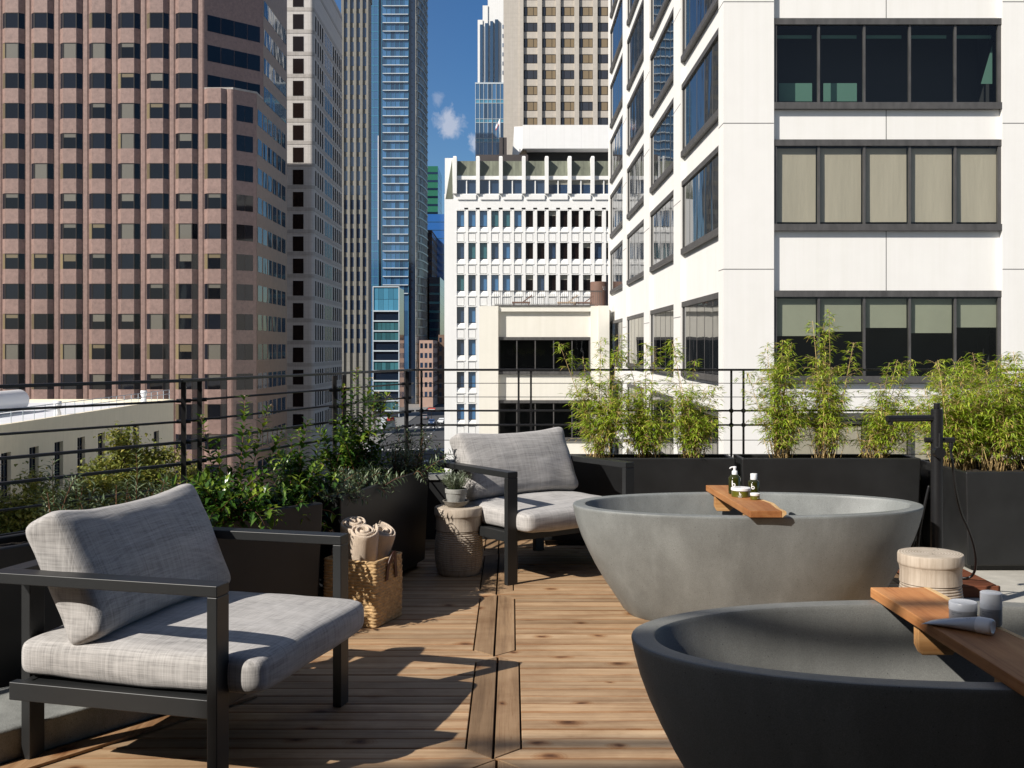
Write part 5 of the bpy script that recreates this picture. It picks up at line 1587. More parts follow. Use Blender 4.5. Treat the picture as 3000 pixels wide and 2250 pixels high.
def slab(name, label, cat, x0, x1, y, d, top, wall, band=None, fl=3.5, bandh=1.2, cols=None, colm=None):
    t = empty(name, (x0, y, GZ)); tag(t, label, cat)
    H = top - GZ
    mb = MB(); mb.box(0, x1 - x0, 0, d, 0, H); mb.build('wall', MAT[wall], t)
    if band:
        mb = MB(); k = 1
        while k * fl < H - 0.5:
            mb.box(-0.05, x1 - x0 + 0.05, -0.08, d * 0.98, H - k * fl, H - k * fl + bandh); k += 1
        mb.build('floor_line', MAT[band], t)
    if cols:
        mb = MB(); n = int((x1 - x0) / cols)
        for k in range(int(H / fl)):
            for i in range(n):
                mb.box(0.3 + i * cols, 0.3 + i * cols + cols * 0.6, -0.05, -0.001, H - (k + 1) * fl + 0.6, H - (k + 1) * fl + 2.4)
            yy = 1.0
            while yy < d - 2 and k < 30: mb.box(x1 - x0 + 0.001, x1 - x0 + 0.06, yy, yy + 2.2, H - (k + 1) * fl + 0.6, H - (k + 1) * fl + 2.4); yy += 4
        mb.build('small_windows', MAT[colm], t)['kind'] = 'stuff'
    return t
slab('glass_tower', 'distant green glass tower with dark floors seen between the blue tower and the white building', 'glass tower', -42.0, -35.3, 520, 30, 88, 'greenpane', 'navyglass', 3.8, 1.0)
slab('glass_tower', 'distant plain sky blue glass tower at the end of the street', 'glass tower', -38.5, -30.0, 482, 30, 60.5, 'skyblue', 'blueglass', 3.6, 0.3)
slab('office_block', 'distant dark brick block in the street gap', 'office block', -36.5, -33.0, 450, 40, 50, 'brick', None, 3.4, 1.2, 1.1, 'navyglass')
slab('office_block', 'distant dark green glazed block in the street gap', 'office block', -33.3, -29.0, 440, 40, 30, 'navyglass', 'tealglass', 3.6, 0.9)
slab('office_block', 'distant pink stucco corner block low in the street gap', 'office block', -33.5, -28.6, 395, 25, 4.2, 'pinkstucco', None, 3.5, 1.0, 1.6, 'navyglass')
slab('office_block', 'slim beige block touching the white building at the street end', 'office block', -28.3, -25.2, 420, 30, 6.5, 'brown', None, 3.5, 1.0, 1.6, 'navyglass')

# ------------------------------------------------------------------ beige hall at the lower left with roof rails and duct
def beige_hall():
    ox, oy = -37.5, 60.0
    t = empty('hall', (ox, oy, GZ)); tag(t, 'low beige hall with tall dark windows and a white railed roof', 'hall')
    zt = -4.3 - GZ; L = 61
    T = frame((0, 0), (0, 1))      # u along +y, n outwards = +x
    ys = [(80.9, 0), (85.7, 0), (90.4, 0), (95.1, 0), (99.8, 0), (104.4, 0), (109.0, 0), (115.2, 1)]
    y0s = [71.4, 76.2] + [y for y, _ in ys]
    # wall built round real window openings
    mb = MB(); wz0, wz1 = -10.2 - GZ, -6.4 - GZ
    u = 0
    for y in sorted(y0s) + [None]:
        a = u; b = (y - oy - 0.85) if y else L
        mb.box(a, b, -0.45, 0.0, 0, zt, T=T)
        if y:
            mb.box(b, b + 1.7, -0.45, -0.0, 0, wz0, T=T); mb.box(b, b + 1.7, -0.45, 0.0, wz1 - (1.0 if y > 112 else 0), zt, T=T); u = b + 1.7
    mb.box(0, L, -40, -20, 0, zt - 0.6, T=T); mb.box(L - 0.4, L, -20, -0.46, 0, zt, T=T)
    mb.build('wall', MAT['beige'], t)
    mb = MB(); mb.box(0, L - 0.41, -19.9, -0.46, zt - 1.0, zt - 0.35, T=T); mb.build('roof', MAT['roofwhite'], t)
    mg = MB(); mg.quad((-0.36, 0, 0), (-0.36, 1.7, 0), (-0.36, 1.7, 3.8), (-0.36, 0, 3.8), 0)
    for yy in (0.0, 0.53, 1.07, 1.62): mg.box(-0.36, -0.28, yy, yy + 0.08, 0, 3.8, 1)
    for z in (0.9, 1.9, 2.9): mg.box(-0.36, -0.30, 0, 1.7, z, z + 0.07, 1)
    me = proto(mg, 'window', [MAT['navyglass'], MAT['bronze']])
    for y in y0s: put('window', me, t, (0, y - oy - 0.85, wz0 - (1.0 if y > 112 else 0)))
    for (n, ua, ub) in ((-0.25, 0.3, L - 0.5), (-19.5, 0.3, L - 0.5)):
        mb = MB(); zr = zt - (0.0 if n > -1 else 0.35)
        for h in (0.62, 1.05): mb.tube([T(ua, n, zr + h), T(ub, n, zr + h)], 0.035, 5)
        q = ua
        while q <= ub: mb.tube([T(q, n, zr), T(q, n, zr + 1.05)], 0.035, 5); q += 2.0
        mb.build('roof_rail', MAT['alum'], t)
    mb = MB(); mb.tube([T(16.5, -9, zt + 0.75), T(43, -9, zt + 0.75)], 1.0, 28); mb.build('duct', MAT['duct'], t, smooth=True, auto=40)
    mb = MB(); mb.lathe([(0.35, 0), (0.3, 0.5), (0.2, 0.8), (0.34, 1.1), (0.34, 1.5)], 12, T(33, -1.2, zt - 0.35)); mb.lathe([(0.35, 0), (0.3, 0.5), (0.2, 0.8), (0.34, 1.1), (0.34, 1.5)], 12, T(56, -1.6, zt - 0.35))
    mb.build('vent', MAT['duct'], t, smooth=True)
beige_hall()

# ------------------------------------------------------------------ big white office building on the right
def room_window(par, T, u0, u1, z0, z1, n, blinds=None, mull=0.068, flank=False, teal=False, deep=1.6):
    """window band: frame > sill, pane, blind.  n axis: 0 = wall panel, positive outwards"""
    fr = MB(); o0, o1 = -0.02, 0.13
    fr.box(u0, u1, o0, o1, z1 - 0.19, z1, T=T)
    w = (u1 - u0) / n
    for i in range(n + 1):
        c = u0 + w * i; hw = mull / 2 if 0 < i < n else mull * 0.75
        c = min(max(c, u0 + hw), u1 - hw)
        fr.box(c - hw, c + hw, o0, (0.066 if flank else 0.078) if 0 < i < n else 0.10, z0 + 0.201, z1 - 0.191, T=T)
    f = fr.build('window', MAT['wframe'], par)
    sl = MB(); sl.box(u0, u1, o0, 0.165, z0, z0 + 0.20, T=T); sl.build('sill', MAT['wframe'], f)
    gl = MB()
    for i in range(n):
        a, b = u0 + w * i + mull * 0.4, u0 + w * (i + 1) - mull * 0.4
        gl.quad(T(a, 0.062, z0 + 0.22), T(b, 0.062, z0 + 0.22), T(b, 0.062, z1 - 0.18), T(a, 0.062, z1 - 0.18))
    gl.build('pane', MAT['flankglass' if flank else 'wglass'], f)
    if flank: return f
    if blinds:
        bl = MB()
        for i in range(n):
            k = blinds[1][i] if isinstance(blinds[1], (list, tuple)) else blinds[1]
            if k <= 0: continue
            a, b = u0 + w * i + 0.075, u0 + w * (i + 1) - 0.055
            zt_, zb_ = z1 - 0.24, z1 - 0.24 - (z1 - z0 - 0.52) * k
            m = 12
            vs = []
            for q in range(m + 1):
                uu = a + (b - a) * q / m
                for j in range(5):
                    zz = zt_ + (zb_ - zt_) * j / 4
                    vs.append(T(uu, -0.065 + 0.03 * mnoise.noise((uu * 1.4, zz * 0.25, z0)) * j / 4, zz))
            bl.add(vs, [(q * 5 + j, q * 5 + j + 1, q * 5 + j + 6, q * 5 + j + 5) for q in range(m) for j in range(4)])
        bl.build('blind', MAT[blinds[0]], f, smooth=True)
    rm = MB()
    # room behind: back wall, ceiling, floor, ends, seen only through the glass
    q = lambda a, b, c, d: rm.quad(a, b, c, d)
    A = [T(u0, -deep, z0), T(u1, -deep, z0), T(u1, -deep, z1), T(u0, -deep, z1)]; B_ = [T(u0, -0.03, z0), T(u1, -0.03, z0), T(u1, -0.03, z1), T(u0, -0.03, z1)]
    q(*A); q(A[0], A[1], B_[1], B_[0]); q(A[3], A[2], B_[2], B_[3]); q(A[0], A[3], B_[3], B_[0]); q(A[1], A[2], B_[2], B_[1])
    rm.build('room', MAT['room'], f)
    if teal:
        tm = MB()
        for i in range(n):
            a = u0 + w * i
            tm.box(a + 0.20, a + w - 0.1, -0.40, -0.36, z1 - 0.48, z1 - 0.38, T=T)
            if i < 2: tm.box(a + 0.30, a + w - 0.06, -0.5, -0.45, z0 + 0.36, z0 + 0.92, T=T)
        tm.add([T(u1 - 0.38, -0.45, z0 + 0.9), T(u1 - 0.03, -0.45, z0 + 0.9), T(u1 - 0.03, -0.45, z0 + 2.1)], [(0, 1, 2)])
        tm.build('partition', MAT['teal'], f)
    return f

def white_office():
    ox, oy = 6.39, 33.0
    t = empty('office_building', (ox, oy, GZ)); tag(t, 'big white precast office building on the right with long bands of dark framed windows', 'office building')
    g = lambda z: z - GZ
    TOP = 34.0
    TF = frame((0, 0.165), (1, 0))          # front panel plane, n = -y
    TS = frame((0.165, 0), (0, -1))         # flank panel plane, u = -y direction, n = -x
    floors = [(11.33 + 3.6 * 5, 8.58 + 3.6 * 5), (11.33 + 14.4, 8.58 + 14.4), (11.33 + 10.8, 8.58 + 10.8), (11.33 + 7.2, 8.58 + 7.2), (11.33 + 3.6, 8.58 + 3.6), (11.33, 8.58), (7.66, 4.90), (3.09, 0.30), (-0.62, -3.4), (-4.3, -7.1), (-8.0, -10.7), (-11.6, -14.4)]
    mbw = MB()
    FX = [(1.526, 8.42), (9.93, 16.8), (18.3, 25.2)]
    FY = [(0.8, 8.4), (10.2, 17.8), (19.95, 28.0), (30.1, 38.5)]
    # piers
    def pier(x0, x1): mbw.box(x0, x1, 0.0, 0.9, 0, g(TOP))
    mbw.box(0.0, 1.526, 0.0, 0.8, 0, g(TOP))
    pier(8.42, 9.93); pier(16.8, 18.3); pier(25.2, 27)
    for (a, b) in ((8.4, 10.2), (17.8, 19.95), (28.0, 30.1), (38.5, 39.5)): mbw.box(0.0, 0.9, a, b, 0, g(TOP))
    # spandrels between window bands
    def spans():
        z = g(TOP); out = []
        for (zt_, zb_) in floors: out.append((g(zt_), z)); z = g(zb_)
        out.append((0, z)); return out
    for (a, b) in spans():
        for (x0, x1) in FX: mbw.box(x0 + 0.001, x1 - 0.001, 0.165, 0.9, a, b)
        for (y0, y1) in FY: mbw.box(0.165, 0.9, y0 + 0.001, y1 - 0.001, a, b)
    mbw.box(0.5, 26.9, 1.0 + 2.2, 39.4, 0, g(TOP) - 0.02)
    mbw.box(0.0, 27, 0.0, 39.5, g(TOP) + 0.001, g(TOP) + 0.4)
    mbw.build('wall', MAT['white1'], t)
    # thin open joints in the piers and panels
    mj = MB()
    for z in (g(8.13), g(11.80), g(15.4), g(3.72)):
        mj.box(0.0, 1.52, -0.003, 0.0, z, z + 0.022); mj.box(8.43, 9.92, -0.003, 0.0, z, z + 0.022)
        mj.box(-0.003, 0.0, 0.0, 0.79, z, z + 0.022)
        for (a, b) in ((8.4, 10.2), (17.8, 19.95), (28.0, 30.1)): mj.box(-0.003, 0.0, a, b, z - 1.2, z - 1.2 + 0.025)
    for (a, b) in spans(): mj.box(4.96, 4.98, 0.162, 0.165, a, b)
    mj.build('joint', MAT['wframe'], t)
    bl_front = {5: None, 6: ('blind', 1.0), 7: ('blind2', [0.50, 0.44, 0.39, 0.46, 0.385]), 8: ('blind', [1, 1, 0.75, 1, 1]), 4: ('blind', [0.5, 0.3, 0, 0, 1])}
    for i, (zt_, zb_) in enumerate(floors):
        if not (3 <= i <= 9): continue
        room_window(t, TF, FX[0][0], FX[0][1], g(zb_), g(zt_), 5, bl_front.get(i), teal=(i == 5))
        if i in (4, 5, 6, 7): room_window(t, TF, FX[1][0], FX[1][1], g(zb_), g(zt_), 5, ('blind', 0.5))
    for j, (y0, y1) in enumerate(FY):
        for i, (zt_, zb_) in enumerate(floors):
            if i > 9 or (i < 2 and j < 1): continue
            room_window(t, TS, -y1, -y0, g(zb_), g(zt_), 5, None, flank=True)
white_office()

# lower wing with roof terrace joining the white building
def annex():
    ox, oy = -2.1, 70.0
    t = empty('office_wing', (ox, oy, GZ)); tag(t, 'low cream wing with a roof terrace joining the two white buildings', 'office building')
    g = lambda z: z - GZ
    zt = 4.05
    T = frame((0, 0.35), (1, 0))
    mb = MB()
    mb.box(0, 1.22, -0.05, 20, 0, g(zt - 0.0)); mb.box(7.15, 8.3, 0.0, 20, 0, g(zt))
    bands = [(2.06, -0.35), (-2.0, -4.6), (-6.2, -8.8), (-10.4, -13)]
    z = zt - 0.35
    for (a, b) in bands: mb.box(1.221, 7.149, 0.35, 1.2, g(a), g(z)); z = b
    mb.box(1.221, 7.149, 0.35, 1.2, 0, g(z)); mb.box(1.221, 7.149, 0.10, 1.2, g(zt - 0.35), g(zt))
    mb.box(1.3, 7.1, 2.9, 20, 0, g(zt - 0.3))
    # short return to the tall building
    mb.box(7.6, 8.299, -0.5, -0.001, 0, g(zt)); 
    mb.build('wall', MAT['cream'], t)
    mb = MB(); mb.box(1.0, 8.3, 1.21, 19.5, g(zt) - 0.3, g(zt) - 0.05); mb.build('roof', MAT['roofwhite'], t)
    for (a, b) in bands[:3]: room_window(t, T, 1.225, 7.145, g(b), g(a), 5, None, deep=2.4)
    mb = MB(); mb.box(0.98, 7.4, 0.02, 0.09, g(zt) + 0.001, g(zt) + 0.07)
    for h in (0.12, 0.92, 0.98): mb.tube([(0.98, 0.2, g(zt) + h), (7.9, 0.2, g(zt) + h)], 0.02, 5)
    x = 0.98
    while x < 7.9: mb.tube([(x, 0.2, g(zt) + 0.1), (x, 0.2, g(zt) + 0.98)], 0.012, 4); x += 0.125
    mb.build('railing', MAT['wframe'], t)
    return
annex()
def roof_furniture():
    zt = 4.0
    t = empty('water_tank', (6.0, 75.0, zt)); tag(t, 'brown cylindrical tank with a white squiggle on the wing roof', 'tank')
    mb = MB(); mb.lathe([(0.62, 0), (0.62, 1.86), (0.59, 1.89)], 32); mb.build('body', MAT['rust'], t, smooth=True, auto=40)
    mb = MB(); 
    for i in range(10):
        a0 = radians(-75 + i * 2.4); a1 = radians(-75 + (i + 1) * 2.4); z0 = 1.4 + 0.15 * sin(i * 1.9); z1 = 1.4 + 0.15 * sin((i + 1) * 1.9)
        mb.quad((0.63 * cos(a0), 0.63 * sin(a0), z0), (0.63 * cos(a1), 0.63 * sin(a1), z1), (0.63 * cos(a1), 0.63 * sin(a1), z1 + 0.06), (0.63 * cos(a0), 0.63 * sin(a0), z0 + 0.06))
    mb.build('squiggle', MAT['mark'], t)
    for (x, y, m, lab) in ((3.6, 72.2, 'tan', 'tan covered lounge chair on the wing roof behind the thin railing'), (4.7, 72.4, 'rust', 'brown reclining chair on the wing roof beside the tank'), (0.6, 72.0, 'rust', 'small brown round backed chair on the wing roof, left of the others')):
        c = empty('lounge_chair', (x, y, zt)); tag(c, lab, 'lounge chair', 'chairs on the wing roof')
        mb = MB(); mb.prism([(-0.6, -0.3), (0.6, -0.3), (0.6, 0.3), (-0.6, 0.3)], 0.3, 0.4); mb.build('seat', MAT[m], c, bevel=0.03)
        mb = MB(); mb.add([(0.1, -0.3, 0.41), (0.7, -0.3, 0.85), (0.74, -0.3, 0.8), (0.14, -0.3, 0.36), (0.1, 0.3, 0.41), (0.7, 0.3, 0.85), (0.74, 0.3, 0.8), (0.14, 0.3, 0.36)], [(0, 1, 2, 3), (7, 6, 5, 4), (0, 4, 5, 1), (2, 6, 7, 3), (1, 5, 6, 2), (0, 3, 7, 4)]); mb.build('backrest', MAT[m], c)
        for (lx, ly) in ((-0.5, -0.25), (-0.5, 0.25), (0.5, -0.25), (0.5, 0.25)):
            mb = MB(); mb.box(lx - 0.03, lx + 0.03, ly - 0.03, ly + 0.03, 0, 0.299); mb.build('leg', MAT[m], c)
roof_furniture()

# ------------------------------------------------------------------ white building with small deep windows
def white_mid():
    ox, oy = -7.73, 125.0
    t = empty('office_building', (ox, oy, GZ)); tag(t, 'white mid rise building with rows of small deep windows and green copper roof edge', 'office building')
    g = lambda z: z - GZ
    PX, PW = 1.314, 1.314
    FLr = 3.686
    x0 = (1338 - 1302) * 125 / 3200.0; ww = 0.86
    nC = 22
    WT = [1.345 + (1020 - v) * 125 / 3200.0 for v in (617, 711, 805, 899, 994, 1089, 1183)]
    WT += [WT[-1] - FLr * (i + 1) for i in range(3)]
    wh = 1.84
    XR = x0 + nC * PX + 1
    ztop_main = 1.345 + (1020 - 583) * 125 / 3200.0
    mw = MB()
    mw.box(0, x0 - 0.001, 0.0, 1.0, 0, g(ztop_main)); 
    for i in range(nC):
        mw.box(x0 + i * PX + ww, x0 + (i + 1) * PX, 0.0, 1.0, 0, g(ztop_main) - 1.0)
    mw.box(x0, XR, 0.0, 1.0, g(WT[0]) + 0.12, g(ztop_main) - 0.001)
    z = None
    for j, zt_ in enumerate(WT):
        zb_ = zt_ - wh
        nxt = WT[j + 1] + 0.0 if j + 1 < len(WT) else GZ
        # spandrel behind the piers with a sloped scoop below the glass, ledge and raised panel
        for i in range(nC):
            a, b = x0 + i * PX + 0.001, x0 + i * PX + ww - 0.001
            mw.box(a, b, 0.16, 1.0, g(nxt), g(zb_) - 0.345)
            mw.box(a, b, 0.345, 1.0, g(zb_) - 0.345, g(zb_) - 0.001)
            mw.add([(a, 0.34, g(zb_)), (b, 0.34, g(zb_)), (b, 0.08, g(zb_) - 0.34), (a, 0.08, g(zb_) - 0.34), (a, 0.08, g(zb_) - 0.5), (b, 0.08, g(zb_) - 0.5), (b, 0.16, g(zb_) - 0.5), (a, 0.16, g(zb_) - 0.5)],
                   [(3, 2, 1, 0), (4, 5, 2, 3), (7, 6, 5, 4)])
            mw.box(a - 0.08, b + 0.08, -0.06, -0.001, g(zb_) - 0.66, g(zb_) - 0.56)
            mw.box(a, b, 0.05, 0.159, g(zb_) - 0.60, g(zb_) - 0.501)
            mw.box(a + 0.06, b - 0.06, 0.06, 0.159, g(nxt) + 0.18, g(zb_) - 0.72)
            mw.box(a - 0.07, b + 0.09, -0.05, 0.10, g(zt_) - 0.0, g(zt_) + 0.09)
    mw.box(0.2, XR, 1.5, 26, 0, g(ztop_main) - 0.02)
    mw.build('wall', MAT['white2'], t)
    kinds = []
    for m_, bl in (('navyglass', 0), ('blueglass', 0), ('tealglass', 0), ('redglass', 0), ('redglass', 0.3)):
        mb = MB(); mb.quad((0, 0, 0), (ww, 0, 0), (ww, 0, wh * (1 - bl)), (0, 0, wh * (1 - bl)), 0)
        if bl: mb.quad((0, 0, wh * (1 - bl)), (ww, 0, wh * (1 - bl)), (ww, 0, wh), (0, 0, wh), 1)
        mb.box(0, ww, -0.04, 0, 0, 0.06, 2); mb.box(0, 0.05, -0.04, 0, 0, wh, 2); mb.box(ww - 0.05, ww, -0.04, 0, 0, wh, 2)
        kinds.append(proto(mb, 'window', [MAT[m_], MAT['fadedblind'], MAT['bronze']]))
    n = 0; rest = MB()
    for j, zt_ in enumerate(WT):
        for i in range(nC):
            k = (rw.choice((1, 2, 0, 1)) if i < 6 else rw.choice((3, 3, 0, 3, 4)))
            vis = i < 13 and (j < 4 or i < 3)
            if j >= 4 and i >= 3 or i > 14: 
                rest.quad((x0 + i * PX, 0.36, g(zt_) - wh), (x0 + i * PX + ww, 0.36, g(zt_) - wh), (x0 + i * PX + ww, 0.36, g(zt_)), (x0 + i * PX, 0.36, g(zt_)))
            elif n < 100: put('window', kinds[k], t, (x0 + i * PX, 0.35, g(zt_) - wh)); n += 1
            else: rest.quad((x0 + i * PX, 0.36, g(zt_) - wh), (x0 + i * PX + ww, 0.36, g(zt_) - wh), (x0 + i * PX + ww, 0.36, g(zt_)), (x0 + i * PX, 0.36, g(zt_)))
    o = rest.build('hidden_windows', MAT['redglass'], t); o['kind'] = 'stuff'
    # attic storey: fins, copper apron, paired windows, panels
    V = lambda v: g(1.345 + (1020 - v) * 125 / 3200.0)
    ma = MB(); mc = MB(); md = MB(); pitch = 2.62
    ma.box(0.05, 0.98, 0.0, 0.9, V(583) + 0.001, V(463))
    ma.box(0.0, XR, 0.05, 0.9, V(583), V(567.5)); 
    attic = []
    for q in range(13):
        fx = 1.0 + q * pitch
        ma.prism([(fx, -0.45), (fx + 0.42, -0.45), (fx + 0.42, 0.9), (fx, 0.9)], V(568), V(462))
        ma.add([(fx, -0.45, V(462)), (fx + 0.42, -0.45, V(462)), (fx + 0.42, 0.9, V(462)), (fx, 0.9, V(462)), (fx + 0.06, -0.40, V(459)), (fx + 0.36, -0.40, V(459)), (fx + 0.36, 0.9, V(459)), (fx + 0.06, 0.9, V(459))],
               [(0, 1, 5, 4), (1, 2, 6, 5), (2, 3, 7, 6), (3, 0, 4, 7), (4, 5, 6, 7)])
        a, b = fx + 0.43, fx + pitch - 0.001
        # sloped copper apron
        ns = 6
        for s_ in range(ns):
            u0 = a + (b - a) * s_ / ns; u1 = a + (b - a) * (s_ + 1) / ns - 0.03
            mc.add([(u0, 0.02, V(515)), (u1, 0.02, V(515)), (u1, 0.75, V(468.5)), (u0, 0.75, V(468.5))], [(0, 1, 2, 3)])
            md.add([(u1, 0.01, V(515)), (u1 + 0.03, 0.01, V(515)), (u1 + 0.03, 0.73, V(468.5)), (u1, 0.73, V(468.5))], [(0, 1, 2, 3)])
        ma.box(a, b, -0.02, 0.5, V(526), V(515.5))
        md2 = (a + b) / 2
        ma.box(md2 - 0.06, md2 + 0.06, 0.1, 0.5, V(567), V(526.5))
        ma.box(a + 0.05, b - 0.0, -0.16, 0.04, V(585), V(570))
        attic.append((a, md2 - 0.06)); attic.append((md2 + 0.06, b))
    ma.build('attic', MAT['white2'], t)
    mc.build('copper_apron', MAT['copper'], t); md.build('copper_seam', MAT['copper'], t)
    mb = MB(); mb.add([(0.12, 0.0, V(583)), (0.95, 0.0, V(583)), (0.88, 0.0, V(466)), (0.12, -0.02, V(583)), (0.95, -0.02, V(583)), (0.88, -0.02, V(466))], [(3, 4, 5), (0, 2, 1), (0, 1, 4, 3), (1, 2, 5, 4), (2, 0, 3, 5)])
    mb.build('corner_copper', MAT['copper'], t)
    hw = V(527) - V(567)
    for bl in (0, 0.32):
        mb = MB(); w = attic[0][1] - attic[0][0]; z_ = hw * (1 - bl)
        mb.quad((0, 0, 0), (w, 0, 0), (w, 0, z_), (0, 0, z_), 0)
        if bl: mb.quad((0, 0, z_), (w, 0, z_), (w, 0, hw), (0, 0, hw), 1)
        me = proto(mb, 'window', [MAT['navyglass'], MAT['fadedblind']])
        for i, (a, b) in enumerate(attic[:14]):
            if (i >= 8) == bool(bl): put('attic_window', me, t, (a, 0.3, V(567)))
    # roof-top plant room: white overhanging box on a dark base, dark metal upstand
    mb = MB()
    x1, x2 = (1514 - 1302) * 130 / 3200.0 - 0.0, XR
    Vp = lambda v, d: g(1.345 + (1020 - v) * d / 3200.0)
    mb.box(x1 + 0.4, x2, 7.0, 18, Vp(435, 132), Vp(366, 132))
    # slanting corner panel
    mb.add([(x1 - 0.9, 7.2, Vp(468, 132)), (x1 - 0.60, 7.2, Vp(468, 132)), (x1 + 0.399, 7.0, Vp(436, 132)), (x1 + 0.399, 7.0, Vp(370, 132)), (x1 - 0.62, 7.2, Vp(370, 132)),
            (x1 - 0.9, 18, Vp(468, 132)), (x1 - 0.60, 18, Vp(468, 132)), (x1 + 0.399, 18, Vp(436, 132)), (x1 + 0.399, 18, Vp(370, 132)), (x1 - 0.62, 18, Vp(370, 132))],
           [(0, 1, 2, 3, 4), (9, 8, 7, 6, 5), (0, 4, 9, 5), (4, 3, 8, 9), (1, 6, 7, 2)])
    mb.build('plant_room', MAT['wpanel'], t)
    mb = MB(); mb.box(x1 + 0.9, x2 - 0.5, 9.5, 17, Vp(480, 134), Vp(435.5, 132)); mb.build('louvre', MAT['black_recess'], t)
    mb = MB(); mb.box(x1 - 0.5, x1 + 0.899, 8.0, 17, Vp(480, 134), Vp(437, 132)); mb.build('soffit_wall', MAT['tan'], t)
    mb = MB(); mb.box(3.5, x1 + 1, 3.0, 20, g(ztop_main) + 0.01, Vp(453, 128)); mb.build('roof_upstand', MAT['darkroof'], t)
    mb = MB(); mb.box(6.2, 7.1, 5.5, 7.5, Vp(453, 128) + 0.001, Vp(405, 131)); mb.build('flue', MAT['darkroof'], t)
    mb = MB(); mb.tube([(5.43, 4.5, Vp(453, 128)), (5.43, 4.5, Vp(348, 129.5))], 0.05, 8); mb.build('mast', MAT['darkroof'], t)
    return t
white_mid()
def flagpole():
    x = (1463.5 - 1500) * 133 / 3200.0
    Z = lambda v: 1.345 + (1020 - v) * 133 / 3200.0
    t = empty('flagpole', (x, 133.0, Z(405))); tag(t, 'white flagpole with a limp white and red flag on the white building roof', 'flagpole')
    mb = MB(); mb.lathe([(0.06, 0), (0.05, Z(349) - Z(405)), (0.02, Z(348) - Z(405))], 10); mb.build('pole', MAT['white'], t, smooth=True)
    mb = MB(); h = Z(352) - Z(405)
    for i in range(8):
        a, b = i / 8, (i + 1) / 8
        p = lambda f: (-0.05 - 0.46 * f, 0.05 * sin(f * 9), h - 0.35 * f - 0.42 * f)
        (xa, ya, za), (xb, yb, zb) = p(a), p(b); wd = 0.55
        mb.quad((xa, ya, za - wd * 0.72), (xb, yb, zb - wd * 0.72), (xb, yb, zb), (xa, ya, za), 0)
        mb.quad((xa, ya, za - wd), (xb, yb, zb - wd), (xb, yb, zb - wd * 0.72), (xa, ya, za - wd * 0.72), 1)
    mb.build('flag', [MAT['white'], MAT['redsign']], t)
flagpole()

# ------------------------------------------------------------------ buff stone tower and the white stepped tower behind
def buff_tower():
    D_ = 240.0; ox = (1475 - 1500) * D_ / 3200; k = D_ / 3200
    t = empty('office_tower', (ox, D_, GZ)); tag(t, 'buff stone tower with beige blinds in deep window bays behind the white building', 'office tower')
    g = lambda z: z - GZ
    H = g(92); W_ = 30.0
    FLr = 46.4 * k
    xs = [(1533.5 - 1475) * k + i * 54.2 * k for i in range(9)]; bw = 41 * k
    mb = MB(); mb.box(0, xs[0] - 0.85, 0, 20, 0, H); mb.box(xs[0] - 0.849, xs[0], -0.25, 20, 0, H)
    for i, x in enumerate(xs): mb.box(x + bw, x + 54.2 * k, -0.25, 3, 0, H)
    zt0 = g(1.345 + (1020 - 65) * k)
    for q in range(-8, 26):
        zt_ = zt0 - q * FLr
        if zt_ > H or zt_ - FLr < 0: continue
        mb.box(xs[0] + 0.001, xs[-1] + bw - 0.001, 0.35, 3, zt_ - FLr, zt_ - 27 * k)
    mb.box(xs[0], W_, 0.9, 20, 0, H - 0.01)
    mb.build('wall', MAT['ewall'], t)
    kinds = []
    for m_ in ('ewin', 'eglass'):
        mb = MB(); h = 27 * k
        mb.quad((0, 0, 0), (bw, 0, 0), (bw, 0, h), (0, 0, h), 2)
        for (a, b, mm) in ((0.12, 0.26, 1), (0.30, 0.70, 0), (0.74, 0.97, 0)): mb.quad((a * bw, -0.02, 0.08 * h), (b * bw, -0.02, 0.08 * h), (b * bw, -0.02, 0.93 * h), (a * bw, -0.02, 0.93 * h), mm)
        kinds.append(proto(mb, 'window', [MAT[m_], MAT['eglass'], MAT['bronze']]))
    n = 0
    for q in range(-2, 9):
        zt_ = zt0 - q * FLr
        if zt_ > H: continue
        for i, x in enumerate(xs[:7]):
            if n < 100: put('window', kinds[1 if q in (0, -2) or (q == 2 and i % 2 == 0) or rw.random() < 0.12 else 0], t, (x, 0.45, zt_ - 27 * k)); n += 1
buff_tower()
